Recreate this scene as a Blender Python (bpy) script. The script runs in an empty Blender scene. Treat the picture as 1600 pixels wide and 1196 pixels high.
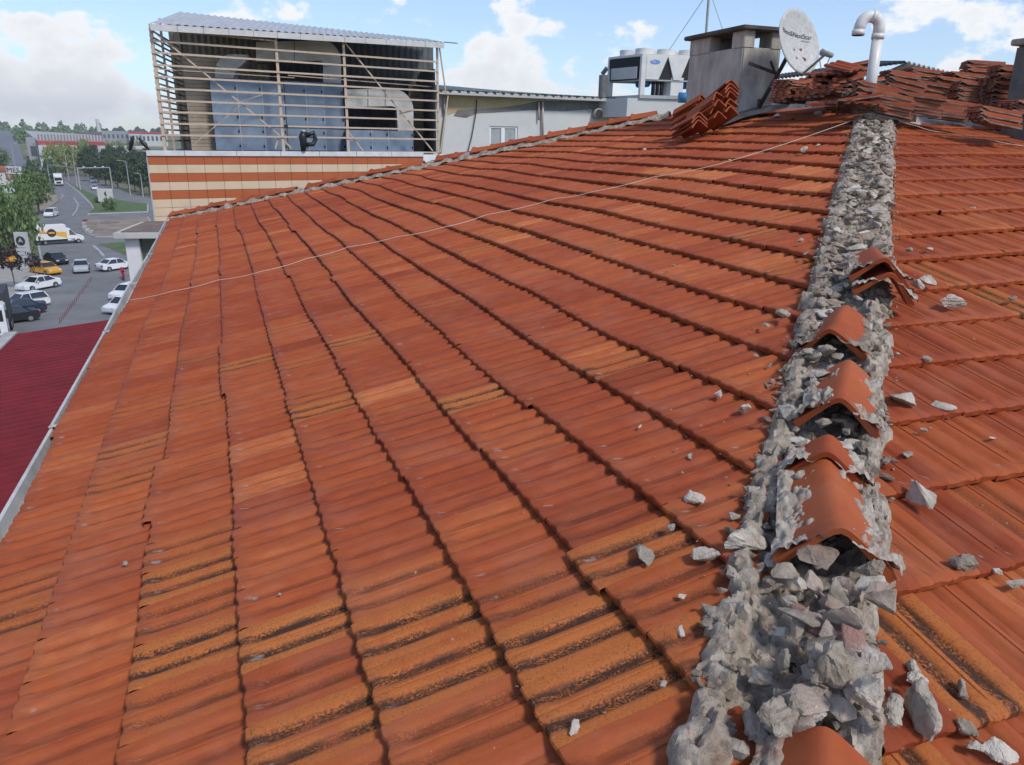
import bpy, bmesh, math, random
import numpy as np
from mathutils import Vector, Matrix, noise as mnoise
random.seed(7); RNG = np.random.default_rng(7)
R = math.radians
SC = bpy.context.scene
COL = SC.collection
# ------------------------------------------------------------------ camera
CZ = 16.5                       # eye height above the street
F_PX, PITCH, ROLL, AZ = 1178.3, R(17.79), R(0.92), R(20.88)
fwd_h = Vector((math.sin(AZ), math.cos(AZ), 0)); right = Vector((math.cos(AZ), -math.sin(AZ), 0)); zup = Vector((0, 0, 1))
fwd = fwd_h*math.cos(PITCH) - zup*math.sin(PITCH)
upv = fwd_h*math.sin(PITCH) + zup*math.cos(PITCH)
cr = right*math.cos(ROLL) + upv*math.sin(ROLL); cu = upv*math.cos(ROLL) - right*math.sin(ROLL)
cam = bpy.data.cameras.new('camera'); cam_o = bpy.data.objects.new('camera', cam); COL.objects.link(cam_o)
m = Matrix.Identity(4)
for i in range(3):
    m[i][0] = cr[i]; m[i][1] = cu[i]; m[i][2] = -fwd[i]
m[2][3] = CZ
cam_o.matrix_world = m
cam.sensor_width = 36; cam.lens = 36*F_PX/1600; cam.clip_start = 0.05; cam.clip_end = 9000
SC.camera = cam_o
# ------------------------------------------------------------------ sun, sky, exposure
SUN_AZ, SUN_EL = R(158), R(48)          # azimuth measured from +Y towards +X
sd = Vector((math.sin(SUN_AZ)*math.cos(SUN_EL), math.cos(SUN_AZ)*math.cos(SUN_EL), math.sin(SUN_EL)))
sun = bpy.data.lights.new('sun', 'SUN'); sun.energy = 2.3; sun.angle = R(11); sun.color = (1.0, 0.95, 0.88)
sun_o = bpy.data.objects.new('sun', sun); COL.objects.link(sun_o)
sun_o.rotation_euler = sd.to_track_quat('Z', 'Y').to_euler()
W = bpy.data.worlds.new('World'); SC.world = W; W.use_nodes = True
wn, wl = W.node_tree.nodes, W.node_tree.links
wn.clear()
def N(t, nodes, **kw):
    n = nodes.new(t)
    for k, v in kw.items(): setattr(n, k, v)
    return n
w_out = N('ShaderNodeOutputWorld', wn); w_bg = N('ShaderNodeBackground', wn); w_bg.inputs[1].default_value = 0.14
w_sky = N('ShaderNodeTexSky', wn, sky_type='NISHITA', sun_disc=False, sun_elevation=SUN_EL, sun_rotation=SUN_AZ, altitude=300, air_density=1.0, dust_density=0.6, ozone_density=2.5)
w_tc = N('ShaderNodeTexCoord', wn)
def wmath(op, a, b=None, c=None):
    n = N('ShaderNodeMath', wn, operation=op)
    for i, v in enumerate((a, b, c)):
        if v is None: continue
        if isinstance(v, (int, float)): n.inputs[i].default_value = v
        else: wl.new(v, n.inputs[i])
    return n.outputs[0]
def ray(px, py):                # direction seen at a pixel of the 1600-wide photograph
    x = (px-800)/F_PX; y = (py-598)/F_PX
    a = x*math.cos(ROLL)+y*math.sin(ROLL); b = -x*math.sin(ROLL)+y*math.cos(ROLL)
    return right*a + fwd - upv*b
# cumulus: fractal noise over the sky direction, thick near the cloud banks, soft grey bases
sep = N('ShaderNodeSeparateXYZ', wn); wl.new(w_tc.outputs['Generated'], sep.inputs[0])
cmb = N('ShaderNodeCombineXYZ', wn); wl.new(sep.outputs[0], cmb.inputs[0]); wl.new(sep.outputs[1], cmb.inputs[1])
wl.new(wmath('MULTIPLY', sep.outputs[2], 1.5), cmb.inputs[2])
nz = N('ShaderNodeTexNoise', wn); nz.inputs['Scale'].default_value = 13.0; nz.inputs['Detail'].default_value = 6; nz.inputs['Roughness'].default_value = 0.58
wl.new(cmb.outputs[0], nz.inputs['Vector'])
big = N('ShaderNodeTexNoise', wn); big.inputs['Scale'].default_value = 3.1; big.inputs['Detail'].default_value = 1
wl.new(cmb.outputs[0], big.inputs['Vector'])
cover = wmath('MULTIPLY', wmath('SUBTRACT', big.outputs[0], 0.5), 0.55)
CLOUDS = [(40, 40, .10, .15), (130, 90, .08, .13), (90, 160, .10, .17), (215, 20, .05, .17), (10, 120, .09, .12), (360, 18, .055, .28), (560, 38, .03, .22), (785, 45, .05, .27), (715, 108, .03, .20), (770, 125, .06, .20), (975, 62, .055, .27), (905, 110, .03, .22), (665, 42, .022, .2), (735, 72, .02, .2), (835, 95, .03, .2), (470, 15, .03, .18), (1480, 10, .09, .22), (1560, 60, .06, .26), (1500, 110, .035, .26), (1270, 55, .035, .2), (1200, 5, .05, .14)]
for (px, py, rad, amp) in CLOUDS:
    d = ray(px, py).normalized(); d.z *= 1.5
    vd = N('ShaderNodeVectorMath', wn, operation='DISTANCE'); wl.new(cmb.outputs[0], vd.inputs[0]); vd.inputs[1].default_value = d
    mr = N('ShaderNodeMapRange', wn, interpolation_type='SMOOTHSTEP'); wl.new(vd.outputs['Value'], mr.inputs[0])
    mr.inputs[1].default_value = rad*1.25; mr.inputs[2].default_value = rad*.25; mr.inputs[3].default_value = 0; mr.inputs[4].default_value = amp
    cover = wmath('ADD', cover, mr.outputs[0])
dens = wmath('ADD', wmath('MULTIPLY', wmath('SUBTRACT', nz.outputs[0], 0.63), 1.6), cover)
low = N('ShaderNodeMapRange', wn, interpolation_type='SMOOTHSTEP'); wl.new(sep.outputs[2], low.inputs[0])
low.inputs[1].default_value = 0.15; low.inputs[2].default_value = 0.0; low.inputs[3].default_value = 0; low.inputs[4].default_value = 0.30
dens = wmath('ADD', dens, low.outputs[0])
msk = N('ShaderNodeMapRange', wn, interpolation_type='SMOOTHSTEP'); wl.new(dens, msk.inputs[0]); msk.inputs[1].default_value = 0.0; msk.inputs[2].default_value = 0.17; msk.inputs[3].default_value = 0.13
shade = N('ShaderNodeMapRange', wn); wl.new(dens, shade.inputs[0]); shade.inputs[1].default_value = 0.08; shade.inputs[2].default_value = 0.42
ccol = N('ShaderNodeMix', wn, data_type='RGBA'); wl.new(shade.outputs[0], ccol.inputs[0])
ccol.inputs[6].default_value = (6.35, 6.42, 6.5, 1); ccol.inputs[7].default_value = (5.3, 5.42, 5.65, 1)
skym = N('ShaderNodeMix', wn, data_type='RGBA'); wl.new(msk.outputs[0], skym.inputs[0])
sky_t = N('ShaderNodeMix', wn, data_type='RGBA', blend_type='MULTIPLY'); sky_t.inputs[0].default_value = 1; wl.new(w_sky.outputs[0], sky_t.inputs[6]); sky_t.inputs[7].default_value = (.90, .96, 1.08, 1)
wl.new(sky_t.outputs[2], skym.inputs[6]); wl.new(ccol.outputs[2], skym.inputs[7])
wl.new(skym.outputs[2], w_bg.inputs[0]); wl.new(w_bg.outputs[0], w_out.inputs[0])
W.cycles.sampling_method = 'MANUAL'; W.cycles.sample_map_resolution = 256
SC.cycles.max_bounces = 4; SC.cycles.diffuse_bounces = 3; SC.cycles.glossy_bounces = 2; SC.cycles.transmission_bounces = 4; SC.cycles.transparent_max_bounces = 6; SC.cycles.volume_bounces = 0; SC.cycles.caustics_reflective = False; SC.cycles.caustics_refractive = False
vs = SC.view_settings; vs.view_transform = 'Standard'; vs.look = 'None'; vs.gamma = 1; vs.exposure = 0.24; vs.use_curve_mapping = False
# ------------------------------------------------------------------ places: a photograph pixel carried onto a real surface
H_EYE, TAN = 1.433, math.tan(R(15.15)); THETA = R(15.15)
EYE = Vector((0, 0, CZ))
def on_a(px, py, up=0.0):       # left roof slope (rises along +X)
    r = ray(px, py); return EYE + r*((-H_EYE+up)/(r.z-TAN*r.x))
def on_b(px, py, up=0.0):       # right roof slope (rises along +Y)
    r = ray(px, py); return EYE + r*((-H_EYE+up)/(r.z-TAN*r.y))
def on_z(px, py, z): r = ray(px, py); return EYE + r*((z-CZ)/r.z)
def gnd(px, py, z=0.0): return on_z(px, py, z)
def at_d(px, py, d): r = ray(px, py); return EYE + r*(d/math.hypot(r.x, r.y))
def on_plane(px, py, p, n): r = ray(px, py); return EYE + r*((p-EYE).dot(n)/r.dot(n))
def za(x): return CZ - H_EYE + TAN*x
def proj(p):
    q = Vector(p)-EYE; d = q.dot(fwd); return 800+F_PX*q.dot(cr)/d, 598-F_PX*q.dot(cu)/d, d
# ------------------------------------------------------------------ materials
MATS = {}
def mat(name, col, rough=0.7, var=0.12, scale=6.0, bump=0.0, bscale=None, metal=0.0, col2=None, dirt=0.0, dirtcol=(.06, .05, .04), spec=0.5, stretch=None):
    if name in MATS: return MATS[name]
    m = bpy.data.materials.new(name); m.use_nodes = True; nt = m.node_tree; n, l = nt.nodes, nt.links
    b = n['Principled BSDF']; b.inputs['Roughness'].default_value = rough; b.inputs['Metallic'].default_value = metal
    b.inputs['Specular IOR Level'].default_value = spec
    tc = N('ShaderNodeTexCoord', n); vec = tc.outputs['Object']
    if stretch:
        mp = N('ShaderNodeMapping', n); l.new(vec, mp.inputs[0]); mp.inputs['Scale'].default_value = stretch; vec = mp.outputs[0]
    t = N('ShaderNodeTexNoise', n); t.inputs['Scale'].default_value = scale; t.inputs['Detail'].default_value = 6; t.inputs['Roughness'].default_value = .6; l.new(vec, t.inputs['Vector'])
    c2 = col2 or tuple(c*(1-var*1.6) for c in col); c1 = col if col2 else tuple(min(1, c*(1+var)) for c in col)
    rp = N('ShaderNodeValToRGB', n); rp.color_ramp.elements[0].position = .3; rp.color_ramp.elements[1].position = .7
    rp.color_ramp.elements[0].color = (*c2, 1); rp.color_ramp.elements[1].color = (*c1, 1); l.new(t.outputs[0], rp.inputs[0]); out = rp.outputs[0]
    if dirt > 0:
        t2 = N('ShaderNodeTexNoise', n); t2.inputs['Scale'].default_value = scale*.37; t2.inputs['Detail'].default_value = 8; t2.inputs['Roughness'].default_value = .7; l.new(vec, t2.inputs['Vector'])
        mr = N('ShaderNodeMapRange', n); mr.inputs[1].default_value = .48; mr.inputs[2].default_value = .72; mr.inputs[4].default_value = dirt; l.new(t2.outputs[0], mr.inputs[0])
        mx = N('ShaderNodeMix', n, data_type='RGBA'); l.new(mr.outputs[0], mx.inputs[0]); l.new(out, mx.inputs[6]); mx.inputs[7].default_value = (*dirtcol, 1); out = mx.outputs[2]
    l.new(out, b.inputs['Base Color'])
    if bump > 0:
        t3 = N('ShaderNodeTexNoise', n); t3.inputs['Scale'].default_value = bscale or scale*4; t3.inputs['Detail'].default_value = 8; t3.inputs['Roughness'].default_value = .65; l.new(vec, t3.inputs['Vector'])
        bp = N('ShaderNodeBump', n); bp.inputs['Strength'].default_value = bump; bp.inputs['Distance'].default_value = .02; l.new(t3.outputs[0], bp.inputs['Height']); l.new(bp.outputs[0], b.inputs['Normal'])
    MATS[name] = m; return m
def glass(name, col=(.03, .04, .05), rough=.06):
    if name in MATS: return MATS[name]
    m = mat(name, col, rough, .15, 3.0, spec=.9); return m
def tile_material():
    m = bpy.data.materials.new('terracotta_tile'); m.use_nodes = True; nt = m.node_tree; n, l = nt.nodes, nt.links; b = n['Principled BSDF']
    b.inputs['Roughness'].default_value = .66; b.inputs['Specular IOR Level'].default_value = .16
    def M(op, a, c=None, d=None, clamp=False):
        q = N('ShaderNodeMath', n, operation=op, use_clamp=clamp)
        for i, v in enumerate((a, c, d)):
            if v is None: continue
            if isinstance(v, (int, float)): q.inputs[i].default_value = v
            else: l.new(v, q.inputs[i])
        return q.outputs[0]
    def noise(sc, det=6, rough=.6, vec=None):
        q = N('ShaderNodeTexNoise', n); q.inputs['Scale'].default_value = sc; q.inputs['Detail'].default_value = det; q.inputs['Roughness'].default_value = rough
        if vec is not None: l.new(vec, q.inputs['Vector'])
        return q.outputs[0]
    def smooth(v, a, c, lo=0., hi=1.):
        q = N('ShaderNodeMapRange', n, interpolation_type='SMOOTHSTEP'); l.new(v, q.inputs[0]); q.inputs[1].default_value = a; q.inputs[2].default_value = c; q.inputs[3].default_value = lo; q.inputs[4].default_value = hi
        return q.outputs[0]
    def mix(f, a, c):
        q = N('ShaderNodeMix', n, data_type='RGBA')
        if isinstance(f, (int, float)): q.inputs[0].default_value = f
        else: l.new(f, q.inputs[0])
        for i, v in ((6, a), (7, c)):
            if isinstance(v, tuple): q.inputs[i].default_value = (*v, 1)
            else: l.new(v, q.inputs[i])
        return q.outputs[2]
    at = N('ShaderNodeAttribute', n, attribute_name='tint'); sx = N('ShaderNodeSeparateColor', n); l.new(at.outputs['Color'], sx.inputs[0])
    tone, lich, rnd = sx.outputs[0], sx.outputs[1], sx.outputs[2]
    geo = N('ShaderNodeNewGeometry', n); P = geo.outputs['Position']
    lich = M('MULTIPLY', lich, smooth(noise(5.5, 3, .7, P), .28, .52, .5, 1.2), clamp=True)
    uv = N('ShaderNodeUVMap', n); uv.uv_map = 'tileuv'; su = N('ShaderNodeSeparateXYZ', n); l.new(uv.outputs[0], su.inputs[0]); U, V = su.outputs[0], su.outputs[1]
    # streak coordinates: long along the tile, shifted per tile
    cv = N('ShaderNodeCombineXYZ', n); l.new(M('MULTIPLY', U, 9.), cv.inputs[0]); l.new(M('MULTIPLY', V, 2.2), cv.inputs[1]); l.new(M('MULTIPLY', rnd, 57.), cv.inputs[2]); S = cv.outputs[0]
    cf = N('ShaderNodeCombineXYZ', n); l.new(M('MULTIPLY', U, 44.), cf.inputs[0]); l.new(M('MULTIPLY', V, 40.), cf.inputs[1]); l.new(M('MULTIPLY', rnd, 91.), cf.inputs[2]); FN = cf.outputs[0]
    rp = N('ShaderNodeValToRGB', n); cr_ = rp.color_ramp; cr_.elements[0].position = 0; cr_.elements[0].color = (.185, .034, .014, 1); cr_.elements[1].position = 1; cr_.elements[1].color = (.54, .19, .07, 1)
    e = cr_.elements.new(.35); e.color = (.295, .060, .021, 1); e = cr_.elements.new(.65); e.color = (.375, .094, .030, 1)
    tv = M('ADD', tone, M('MULTIPLY', M('SUBTRACT', noise(1., 3, .65, S), .5), .5)); tv = M('ADD', tv, M('MULTIPLY', M('SUBTRACT', noise(16., 3, .6, P), .5), .3), clamp=True)
    l.new(tv, rp.inputs[0]); col = rp.outputs[0]
    # dust film, greyish pink
    col = mix(M('MULTIPLY', smooth(noise(3.2, 3, .7, P), .44, .72), .17), col, (.38, .18, .12))
    # trough bands
    def band(c): return smooth(M('ABSOLUTE', M('SUBTRACT', U, c)), .125, .045)
    tr = M('MAXIMUM', band(.29), band(.71))
    speck = smooth(noise(1., 4, .75, FN), .44, .60)
    st = noise(1.3, 3, .6, S)
    lic_col = mix(lich, col, mix(speck, (.46, .145, .035), (.34, .115, .032)))
    col = mix(M('MULTIPLY', lich, .75), col, lic_col)
    dk = M('MULTIPLY', M('MULTIPLY', tr, smooth(M('ADD', M('MULTIPLY', st, .7), M('MULTIPLY', speck, .35)), .26, .46)), lich, clamp=True)
    col = mix(M('MULTIPLY', dk, .92), col, (.030, .022, .018))
    dots = M('MULTIPLY', M('MULTIPLY', smooth(noise(1.6, 3, .5, FN), .56, .66), lich), smooth(st, .35, .6))
    col = mix(M('MULTIPLY', dots, .8), col, (.06, .04, .025))
    # a little dirt in every trough, dark butt edge
    wk = M('MULTIPLY', M('MULTIPLY', tr, smooth(st, .50, .74)), .45)
    col = mix(wk, col, (.09, .034, .022))
    # grey mortar crumbs stuck low in the troughs
    cr2 = M('MULTIPLY', M('MULTIPLY', tr, smooth(M('ABSOLUTE', M('SUBTRACT', V, .13)), .075, .03)), smooth(noise(1.1, 2, .6, S), .56, .66))
    col = mix(M('MULTIPLY', M('MULTIPLY', cr2, smooth(noise(26., 3, .7, P), .42, .55)), .75), col, (.30, .26, .22))
    wh = smooth(noise(42., 2, .6, P), .74, .80)
    col = mix(M('MULTIPLY', wh, .35), col, (.55, .45, .38))
    l.new(col, b.inputs['Base Color'])
    bp = N('ShaderNodeBump', n); bp.inputs['Strength'].default_value = .35; bp.inputs['Distance'].default_value = .004
    hh = noise(45., 5, .72, P); l.new(hh, bp.inputs['Height']); l.new(bp.outputs[0], b.inputs['Normal'])
    MATS['tile'] = m; return m
def stone_material(name, c1, c2, c3, red=0.0, sc=9.):
    m = bpy.data.materials.new(name); m.use_nodes = True; n, l = m.node_tree.nodes, m.node_tree.links; b = n['Principled BSDF']; b.inputs['Roughness'].default_value = .95; b.inputs['Specular IOR Level'].default_value = .2
    geo = N('ShaderNodeNewGeometry', n); oi = N('ShaderNodeObjectInfo', n)
    def noise(s, d=8, r=.65):
        q = N('ShaderNodeTexNoise', n); q.inputs['Scale'].default_value = s; q.inputs['Detail'].default_value = d; q.inputs['Roughness'].default_value = r; l.new(geo.outputs['Position'], q.inputs['Vector']); return q.outputs[0]
    a = N('ShaderNodeMath', n, operation='MULTIPLY_ADD'); l.new(oi.outputs['Random'], a.inputs[0]); a.inputs[1].default_value = .30; a.inputs[2].default_value = -.15
    s = N('ShaderNodeMath', n, operation='ADD'); l.new(noise(sc), s.inputs[0]); l.new(a.outputs[0], s.inputs[1])
    rp = N('ShaderNodeValToRGB', n); e = rp.color_ramp.elements; e[0].position = .32; e[0].color = (*c1, 1); e[1].position = .68; e[1].color = (*c3, 1); q = e.new(.5); q.color = (*c2, 1); l.new(s.outputs[0], rp.inputs[0]); out = rp.outputs[0]
    if red > 0:
        mr = N('ShaderNodeMapRange', n); l.new(noise(sc*.8, 4), mr.inputs[0]); mr.inputs[1].default_value = .56; mr.inputs[2].default_value = .66; mr.inputs[4].default_value = red
        mx = N('ShaderNodeMix', n, data_type='RGBA'); l.new(mr.outputs[0], mx.inputs[0]); l.new(out, mx.inputs[6]); mx.inputs[7].default_value = (.33, .12, .07, 1); out = mx.outputs[2]
    l.new(out, b.inputs['Base Color'])
    bp = N('ShaderNodeBump', n); bp.inputs['Strength'].default_value = 1.0; bp.inputs['Distance'].default_value = .010; hb = N('ShaderNodeMath', n, operation='MULTIPLY_ADD'); l.new(noise(230., 3, .7), hb.inputs[0]); hb.inputs[1].default_value = .35; l.new(noise(55., 5, .75), hb.inputs[2]); l.new(hb.outputs[0], bp.inputs['Height']); l.new(bp.outputs[0], b.inputs['Normal'])
    MATS[name] = m; return m
# ------------------------------------------------------------------ object helpers
def tag(o, label=None, cat=None, group=None, kind=None):
    if label: o['label'] = label
    if cat: o['category'] = cat
    if group: o['group'] = group
    if kind: o['kind'] = kind
    return o
def empty(name, loc=(0, 0, 0), rz=0.0, label=None, cat=None, group=None, kind=None):
    o = bpy.data.objects.new(name, None); COL.objects.link(o); o.location = loc; o.rotation_euler = (0, 0, rz); o.empty_display_size = .2
    return tag(o, label, cat, group, kind)
def link(name, me, m=None, parent=None, loc=None, rot=None):
    o = bpy.data.objects.new(name, me); COL.objects.link(o)
    if m is not None and len(me.materials) == 0: me.materials.append(m)
    if parent is not None: o.parent = parent
    if loc is not None: o.location = loc
    if rot is not None: o.rotation_euler = rot
    return o
def copy_tree(o, parent=None):
    c = o.copy(); COL.objects.link(c); c.parent = parent
    for ch in list(o.children): copy_tree(ch, c)
    return c
class MB:
    def __init__(s): s.v = []; s.f = []
    def add(s, vs, fs):
        k = len(s.v); s.v += [tuple(p) for p in vs]; s.f += [tuple(i+k for i in f) for f in fs]; return s
    def box(s, x0, x1, y0, y1, z0, z1):
        return s.add([(x0, y0, z0), (x1, y0, z0), (x1, y1, z0), (x0, y1, z0), (x0, y0, z1), (x1, y0, z1), (x1, y1, z1), (x0, y1, z1)],
                     [(0, 3, 2, 1), (4, 5, 6, 7), (0, 1, 5, 4), (1, 2, 6, 5), (2, 3, 7, 6), (3, 0, 4, 7)])
    def hexa(s, p):             # eight corners: bottom ring then top ring
        return s.add(p, [(0, 3, 2, 1), (4, 5, 6, 7), (0, 1, 5, 4), (1, 2, 6, 5), (2, 3, 7, 6), (3, 0, 4, 7)])
    def bar(s, a, b, w, h=None, upd=(0, 0, 1)):
        a, b = Vector(a), Vector(b); h = h or w; d = (b-a).normalized(); u = Vector(upd)
        if abs(d.dot(u)) > .98: u = Vector((0, 1, 0))
        x = d.cross(u).normalized()*w/2; y = x.cross(d).normalized()*h/2
        return s.hexa([a-x-y, a+x-y, a+x+y, a-x+y, b-x-y, b+x-y, b+x+y, b-x+y])
    def tube(s, pts, r, n=8, cap=True):
        pts = [Vector(p) for p in pts]; rs = r if isinstance(r, (list, tuple)) else [r]*len(pts); k = len(s.v); px = None
        for i, p in enumerate(pts):
            d = (pts[min(i+1, len(pts)-1)]-pts[max(i-1, 0)]).normalized()
            if px is None:
                px = d.cross(Vector((0, 0, 1)))
                if px.length < .05: px = d.cross(Vector((0, 1, 0)))
            px = (px-d*px.dot(d)).normalized(); py = d.cross(px)
            for j in range(n):
                t = 2*math.pi*j/n; q = p+(px*math.cos(t)+py*math.sin(t))*rs[i]; s.v.append(tuple(q))
        for i in range(len(pts)-1):
            for j in range(n):
                a = k+i*n+j; b = k+i*n+(j+1) % n; s.f.append((a, b, b+n, a+n))
        if cap: s.f.append(tuple(k+j for j in range(n))[::-1]); s.f.append(tuple(k+(len(pts)-1)*n+j for j in range(n)))
        return s
    def cyl(s, c, r, h, n=16, r2=None):
        c = Vector(c); return s.tube([c, c+Vector((0, 0, h))], [r, r if r2 is None else r2], n)
    def prism(s, poly, z0, z1):
        n = len(poly); k = len(s.v)
        for z in (z0, z1):
            for p in poly: s.v.append((p[0], p[1], z))
        s.f.append(tuple(k+i for i in range(n))[::-1]); s.f.append(tuple(k+n+i for i in range(n)))
        for i in range(n): j = (i+1) % n; s.f.append((k+i, k+j, k+n+j, k+n+i))
        return s
    def quad(s, *p): return s.add(p, [tuple(range(len(p)))])
    def mesh(s, name):
        me = bpy.data.meshes.new(name); me.from_pydata(s.v, [], s.f); me.validate(); me.update(); return me
    def build(s, name, m, parent=None, smooth=False, bevel=0, loc=None, rot=None, fix=True):
        me = s.mesh(name)
        if fix or bevel:
            bm = bmesh.new(); bm.from_mesh(me)
            if fix: bmesh.ops.recalc_face_normals(bm, faces=bm.faces)
            if bevel:
                es = [e for e in bm.edges if len(e.link_faces) == 2 and e.calc_face_angle(0) > .5]
                bmesh.ops.bevel(bm, geom=es, offset=bevel, segments=2, affect='EDGES', clamp_overlap=True)
            bm.to_mesh(me); bm.free()
        if smooth: me.shade_smooth(); 
        o = link(name, me, m, parent, loc, rot)
        return o
def sharp(o, ang=35):
    me = o.data; me.shade_smooth(); me.set_sharp_from_angle(angle=R(ang)); return o
def area_sheet(name, pix, z, m, label=None, cat=None, kind='structure'):   # flat polygon on the street
    pts = [gnd(px, py, z) for px, py in pix]
    b = MB(); b.add([tuple(p) for p in pts], [tuple(range(len(pts)))]); o = b.build(name, m)
    return tag(o, label, cat, kind=kind)
# ================================================================== the tiled roof we stand on
TILE = tile_material()
MORTAR = stone_material('lime_mortar', (.21, .165, .125), (.40, .335, .265), (.58, .505, .42), red=.25, sc=16.)
CHUNK = stone_material('mortar_chunk', (.28, .23, .18), (.46, .395, .32), (.64, .57, .485), red=.08, sc=14.)
SHARD = stone_material('tile_shard_buff', (.30, .22, .17), (.42, .33, .265), (.50, .40, .33), red=.3, sc=11.)
house = empty('hip_roof_building', (0, 8, 0), label='building under the orange clay tiled hip roof in the foreground', cat='building')
def hp(o):                       # keep world coordinates while parented to the house empty
    o.parent = house; o.matrix_parent_inverse = Matrix.Translation((0, -8, 0)); return o
GA = 0.335; DX = GA*math.cos(THETA); X0 = -0.0532*H_EYE; TW = 0.216
EAVE = X0-3*DX                                    # lower edge of the first course
HIPC = (Vector((-1.0, 18.1)), Vector((6.9, 11.15)))   # far hip line in plan
hd = (HIPC[1]-HIPC[0]).normalized(); hn = Vector((-hd.y, hd.x))
def beyond(x, y): return (Vector((x, y))-HIPC[0]).dot(hn)     # > 0 past the far hip
TOPX, TOPY = 6.86, 6.20
def sag(x, y): return .013*math.sin(.9*x+.5*y)+.008*math.sin(1.7*y-1.1*x+1)+.005*math.sin(2.9*y+.7*x)
# deck under the tiles
def deck(name, pts, m):
    b = MB(); b.add([(x, y, z) for x, y, z in pts]+[(x, y, z-.12) for x, y, z in pts], [tuple(range(len(pts))), tuple(range(2*len(pts)-1, len(pts)-1, -1))]+[(i, (i+1) % len(pts), (i+1) % len(pts)+len(pts), i+len(pts)) for i in range(len(pts))]); return hp(b.build(name, m))
BATTEN = mat('dark_roof_deck', (.05, .035, .028), .95, .2, 8)
dz = -.075
slope_a = deck('roof_slope', [(EAVE+.03, EAVE+.03, za(EAVE)+dz), (TOPY, TOPY, za(TOPY)+dz), (TOPX, TOPY+.1, za(TOPX)+dz), (TOPX, 11.15, za(TOPX)+dz), (EAVE+.03, 18.0, za(EAVE)+dz)], BATTEN)
slope_a['label'] = 'left slope of clay tiles falling to the white gutter'
slope_b = deck('roof_slope', [(EAVE+.03, EAVE+.03, za(EAVE)+dz), (14.0, EAVE+.03, za(EAVE)+dz), (14.0, TOPY, za(TOPY)+dz), (TOPY, TOPY, za(TOPY)+dz)], BATTEN)
slope_b['label'] = 'right slope of clay tiles beside the broken hip'
slope_c = deck('roof_slope', [(EAVE, 18.1, za(EAVE)-.06), (TOPX, 11.15, za(TOPX)-.06), (14.0, 11.15, za(TOPX)-.06), (14.0, 19, za(EAVE)-.06)], mat('clay_slope', (.33, .09, .045), .8, .2, 9, bump=.4))
top = deck('roof_top', [(TOPY, TOPY+.02, za(TOPY)-.03), (14.0, TOPY+.02, za(TOPY)-.03), (14, 11.1, za(TOPY)+.1), (TOPX+.02, 11.1, za(TOPX)-.1), (TOPX+.02, TOPY+.3, za(TOPX)-.1)], mat('roof_top_screed', (.33, .31, .28), .95, .25, 5, bump=.5, bscale=30))
# --- the tile: two troughs, rounded crests, closed trough ends above a rolled butt edge
UP = [0, .022, .05, .145, .195, .235, .345, .395, .435, .475, .485, .515, .525, .565, .605, .655, .765, .805, .855, .955, .988, 1.0]
UZ = [-.018, -.008, -.005, -.003, -.005, -.0125, -.0135, -.006, -.001, 0, -.004, -.004, 0, -.001, -.006, -.0135, -.0125, -.004, .001, .0035, .0035, -.017]
VP = [0.0, 0.0, .004, .014, .032, .05, .075, .40]
VT = [0, .0, .05, .12, .35, .75, 1, 1]       # how much of the trough shows
VD = [-.030, -.009, -.003, 0, 0, 0, 0, 0]    # rounding of the butt edge
UPL = [0, .04, .17, .25, .35, .42, .5, .58, .65, .75, .83, .96, 1.0]
UZL = [-.022, -.007, -.003, -.0155, -.0165, -.001, -.003, -.001, -.0165, -.0155, .002, .005, -.021]
VPL = [0.0, 0.0, .008, .035, .07, .40]; VTL = [0, .05, .1, .4, 1, 1]; VDL = [-.030, -.006, 0, 0, 0, 0]
def template(up, uz, vp, vt, vd):
    V = []; UVs = []
    for j, v in enumerate(vp):
        for i, u in enumerate(up):
            z = uz[i]*vt[j]+vd[j]
            if j == 0 and uz[i] < -.008 and .1 < u < .9: z += .0
            uu = u*TW*(.992)
            # scalloped front: crests stand a little forward of the troughs
            vv = v - (.007*(1-max(0, min(1, -uz[i]/.0135))) if j in (1, 2) else 0)
            V.append((uu, vv, z)); UVs.append((u, v/GA))
    n = len(up); Fs = [(j*n+i, j*n+i+1, (j+1)*n+i+1, (j+1)*n+i) for j in range(len(vp)-1) for i in range(n-1)]
    return np.array(V), Fs, np.array(UVs)
TP_HI = template(UP, UZ, VP, VT, VD); TP_LO = template(UPL, UZL, VPL, VTL, VDL)
TH_T = THETA-R(4.9)
def tile_world(tp, slope, k, y, dv, yaw, lift, cant):
    """slope 'a': course k, y along the eave; slope 'b': same with the axes swapped"""
    V = tp[0].copy(); V[:, 0] -= TW/2; V[:, 2] += V[:, 0]*cant
    c, s_ = math.cos(yaw), math.sin(yaw)
    x_ = V[:, 0]*c-V[:, 1]*s_; v_ = V[:, 0]*s_+V[:, 1]*c
    s0 = (X0+k*DX)+dv*math.cos(THETA)
    hh = za(s0)+lift
    S = s0+v_*math.cos(TH_T)-V[:, 2]*math.sin(TH_T); Z = hh+v_*math.sin(TH_T)+V[:, 2]*math.cos(TH_T)
    A_ = y+TW/2+x_
    return np.stack([S, A_, Z] if slope == 'a' else [A_, S, Z], 1)
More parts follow.
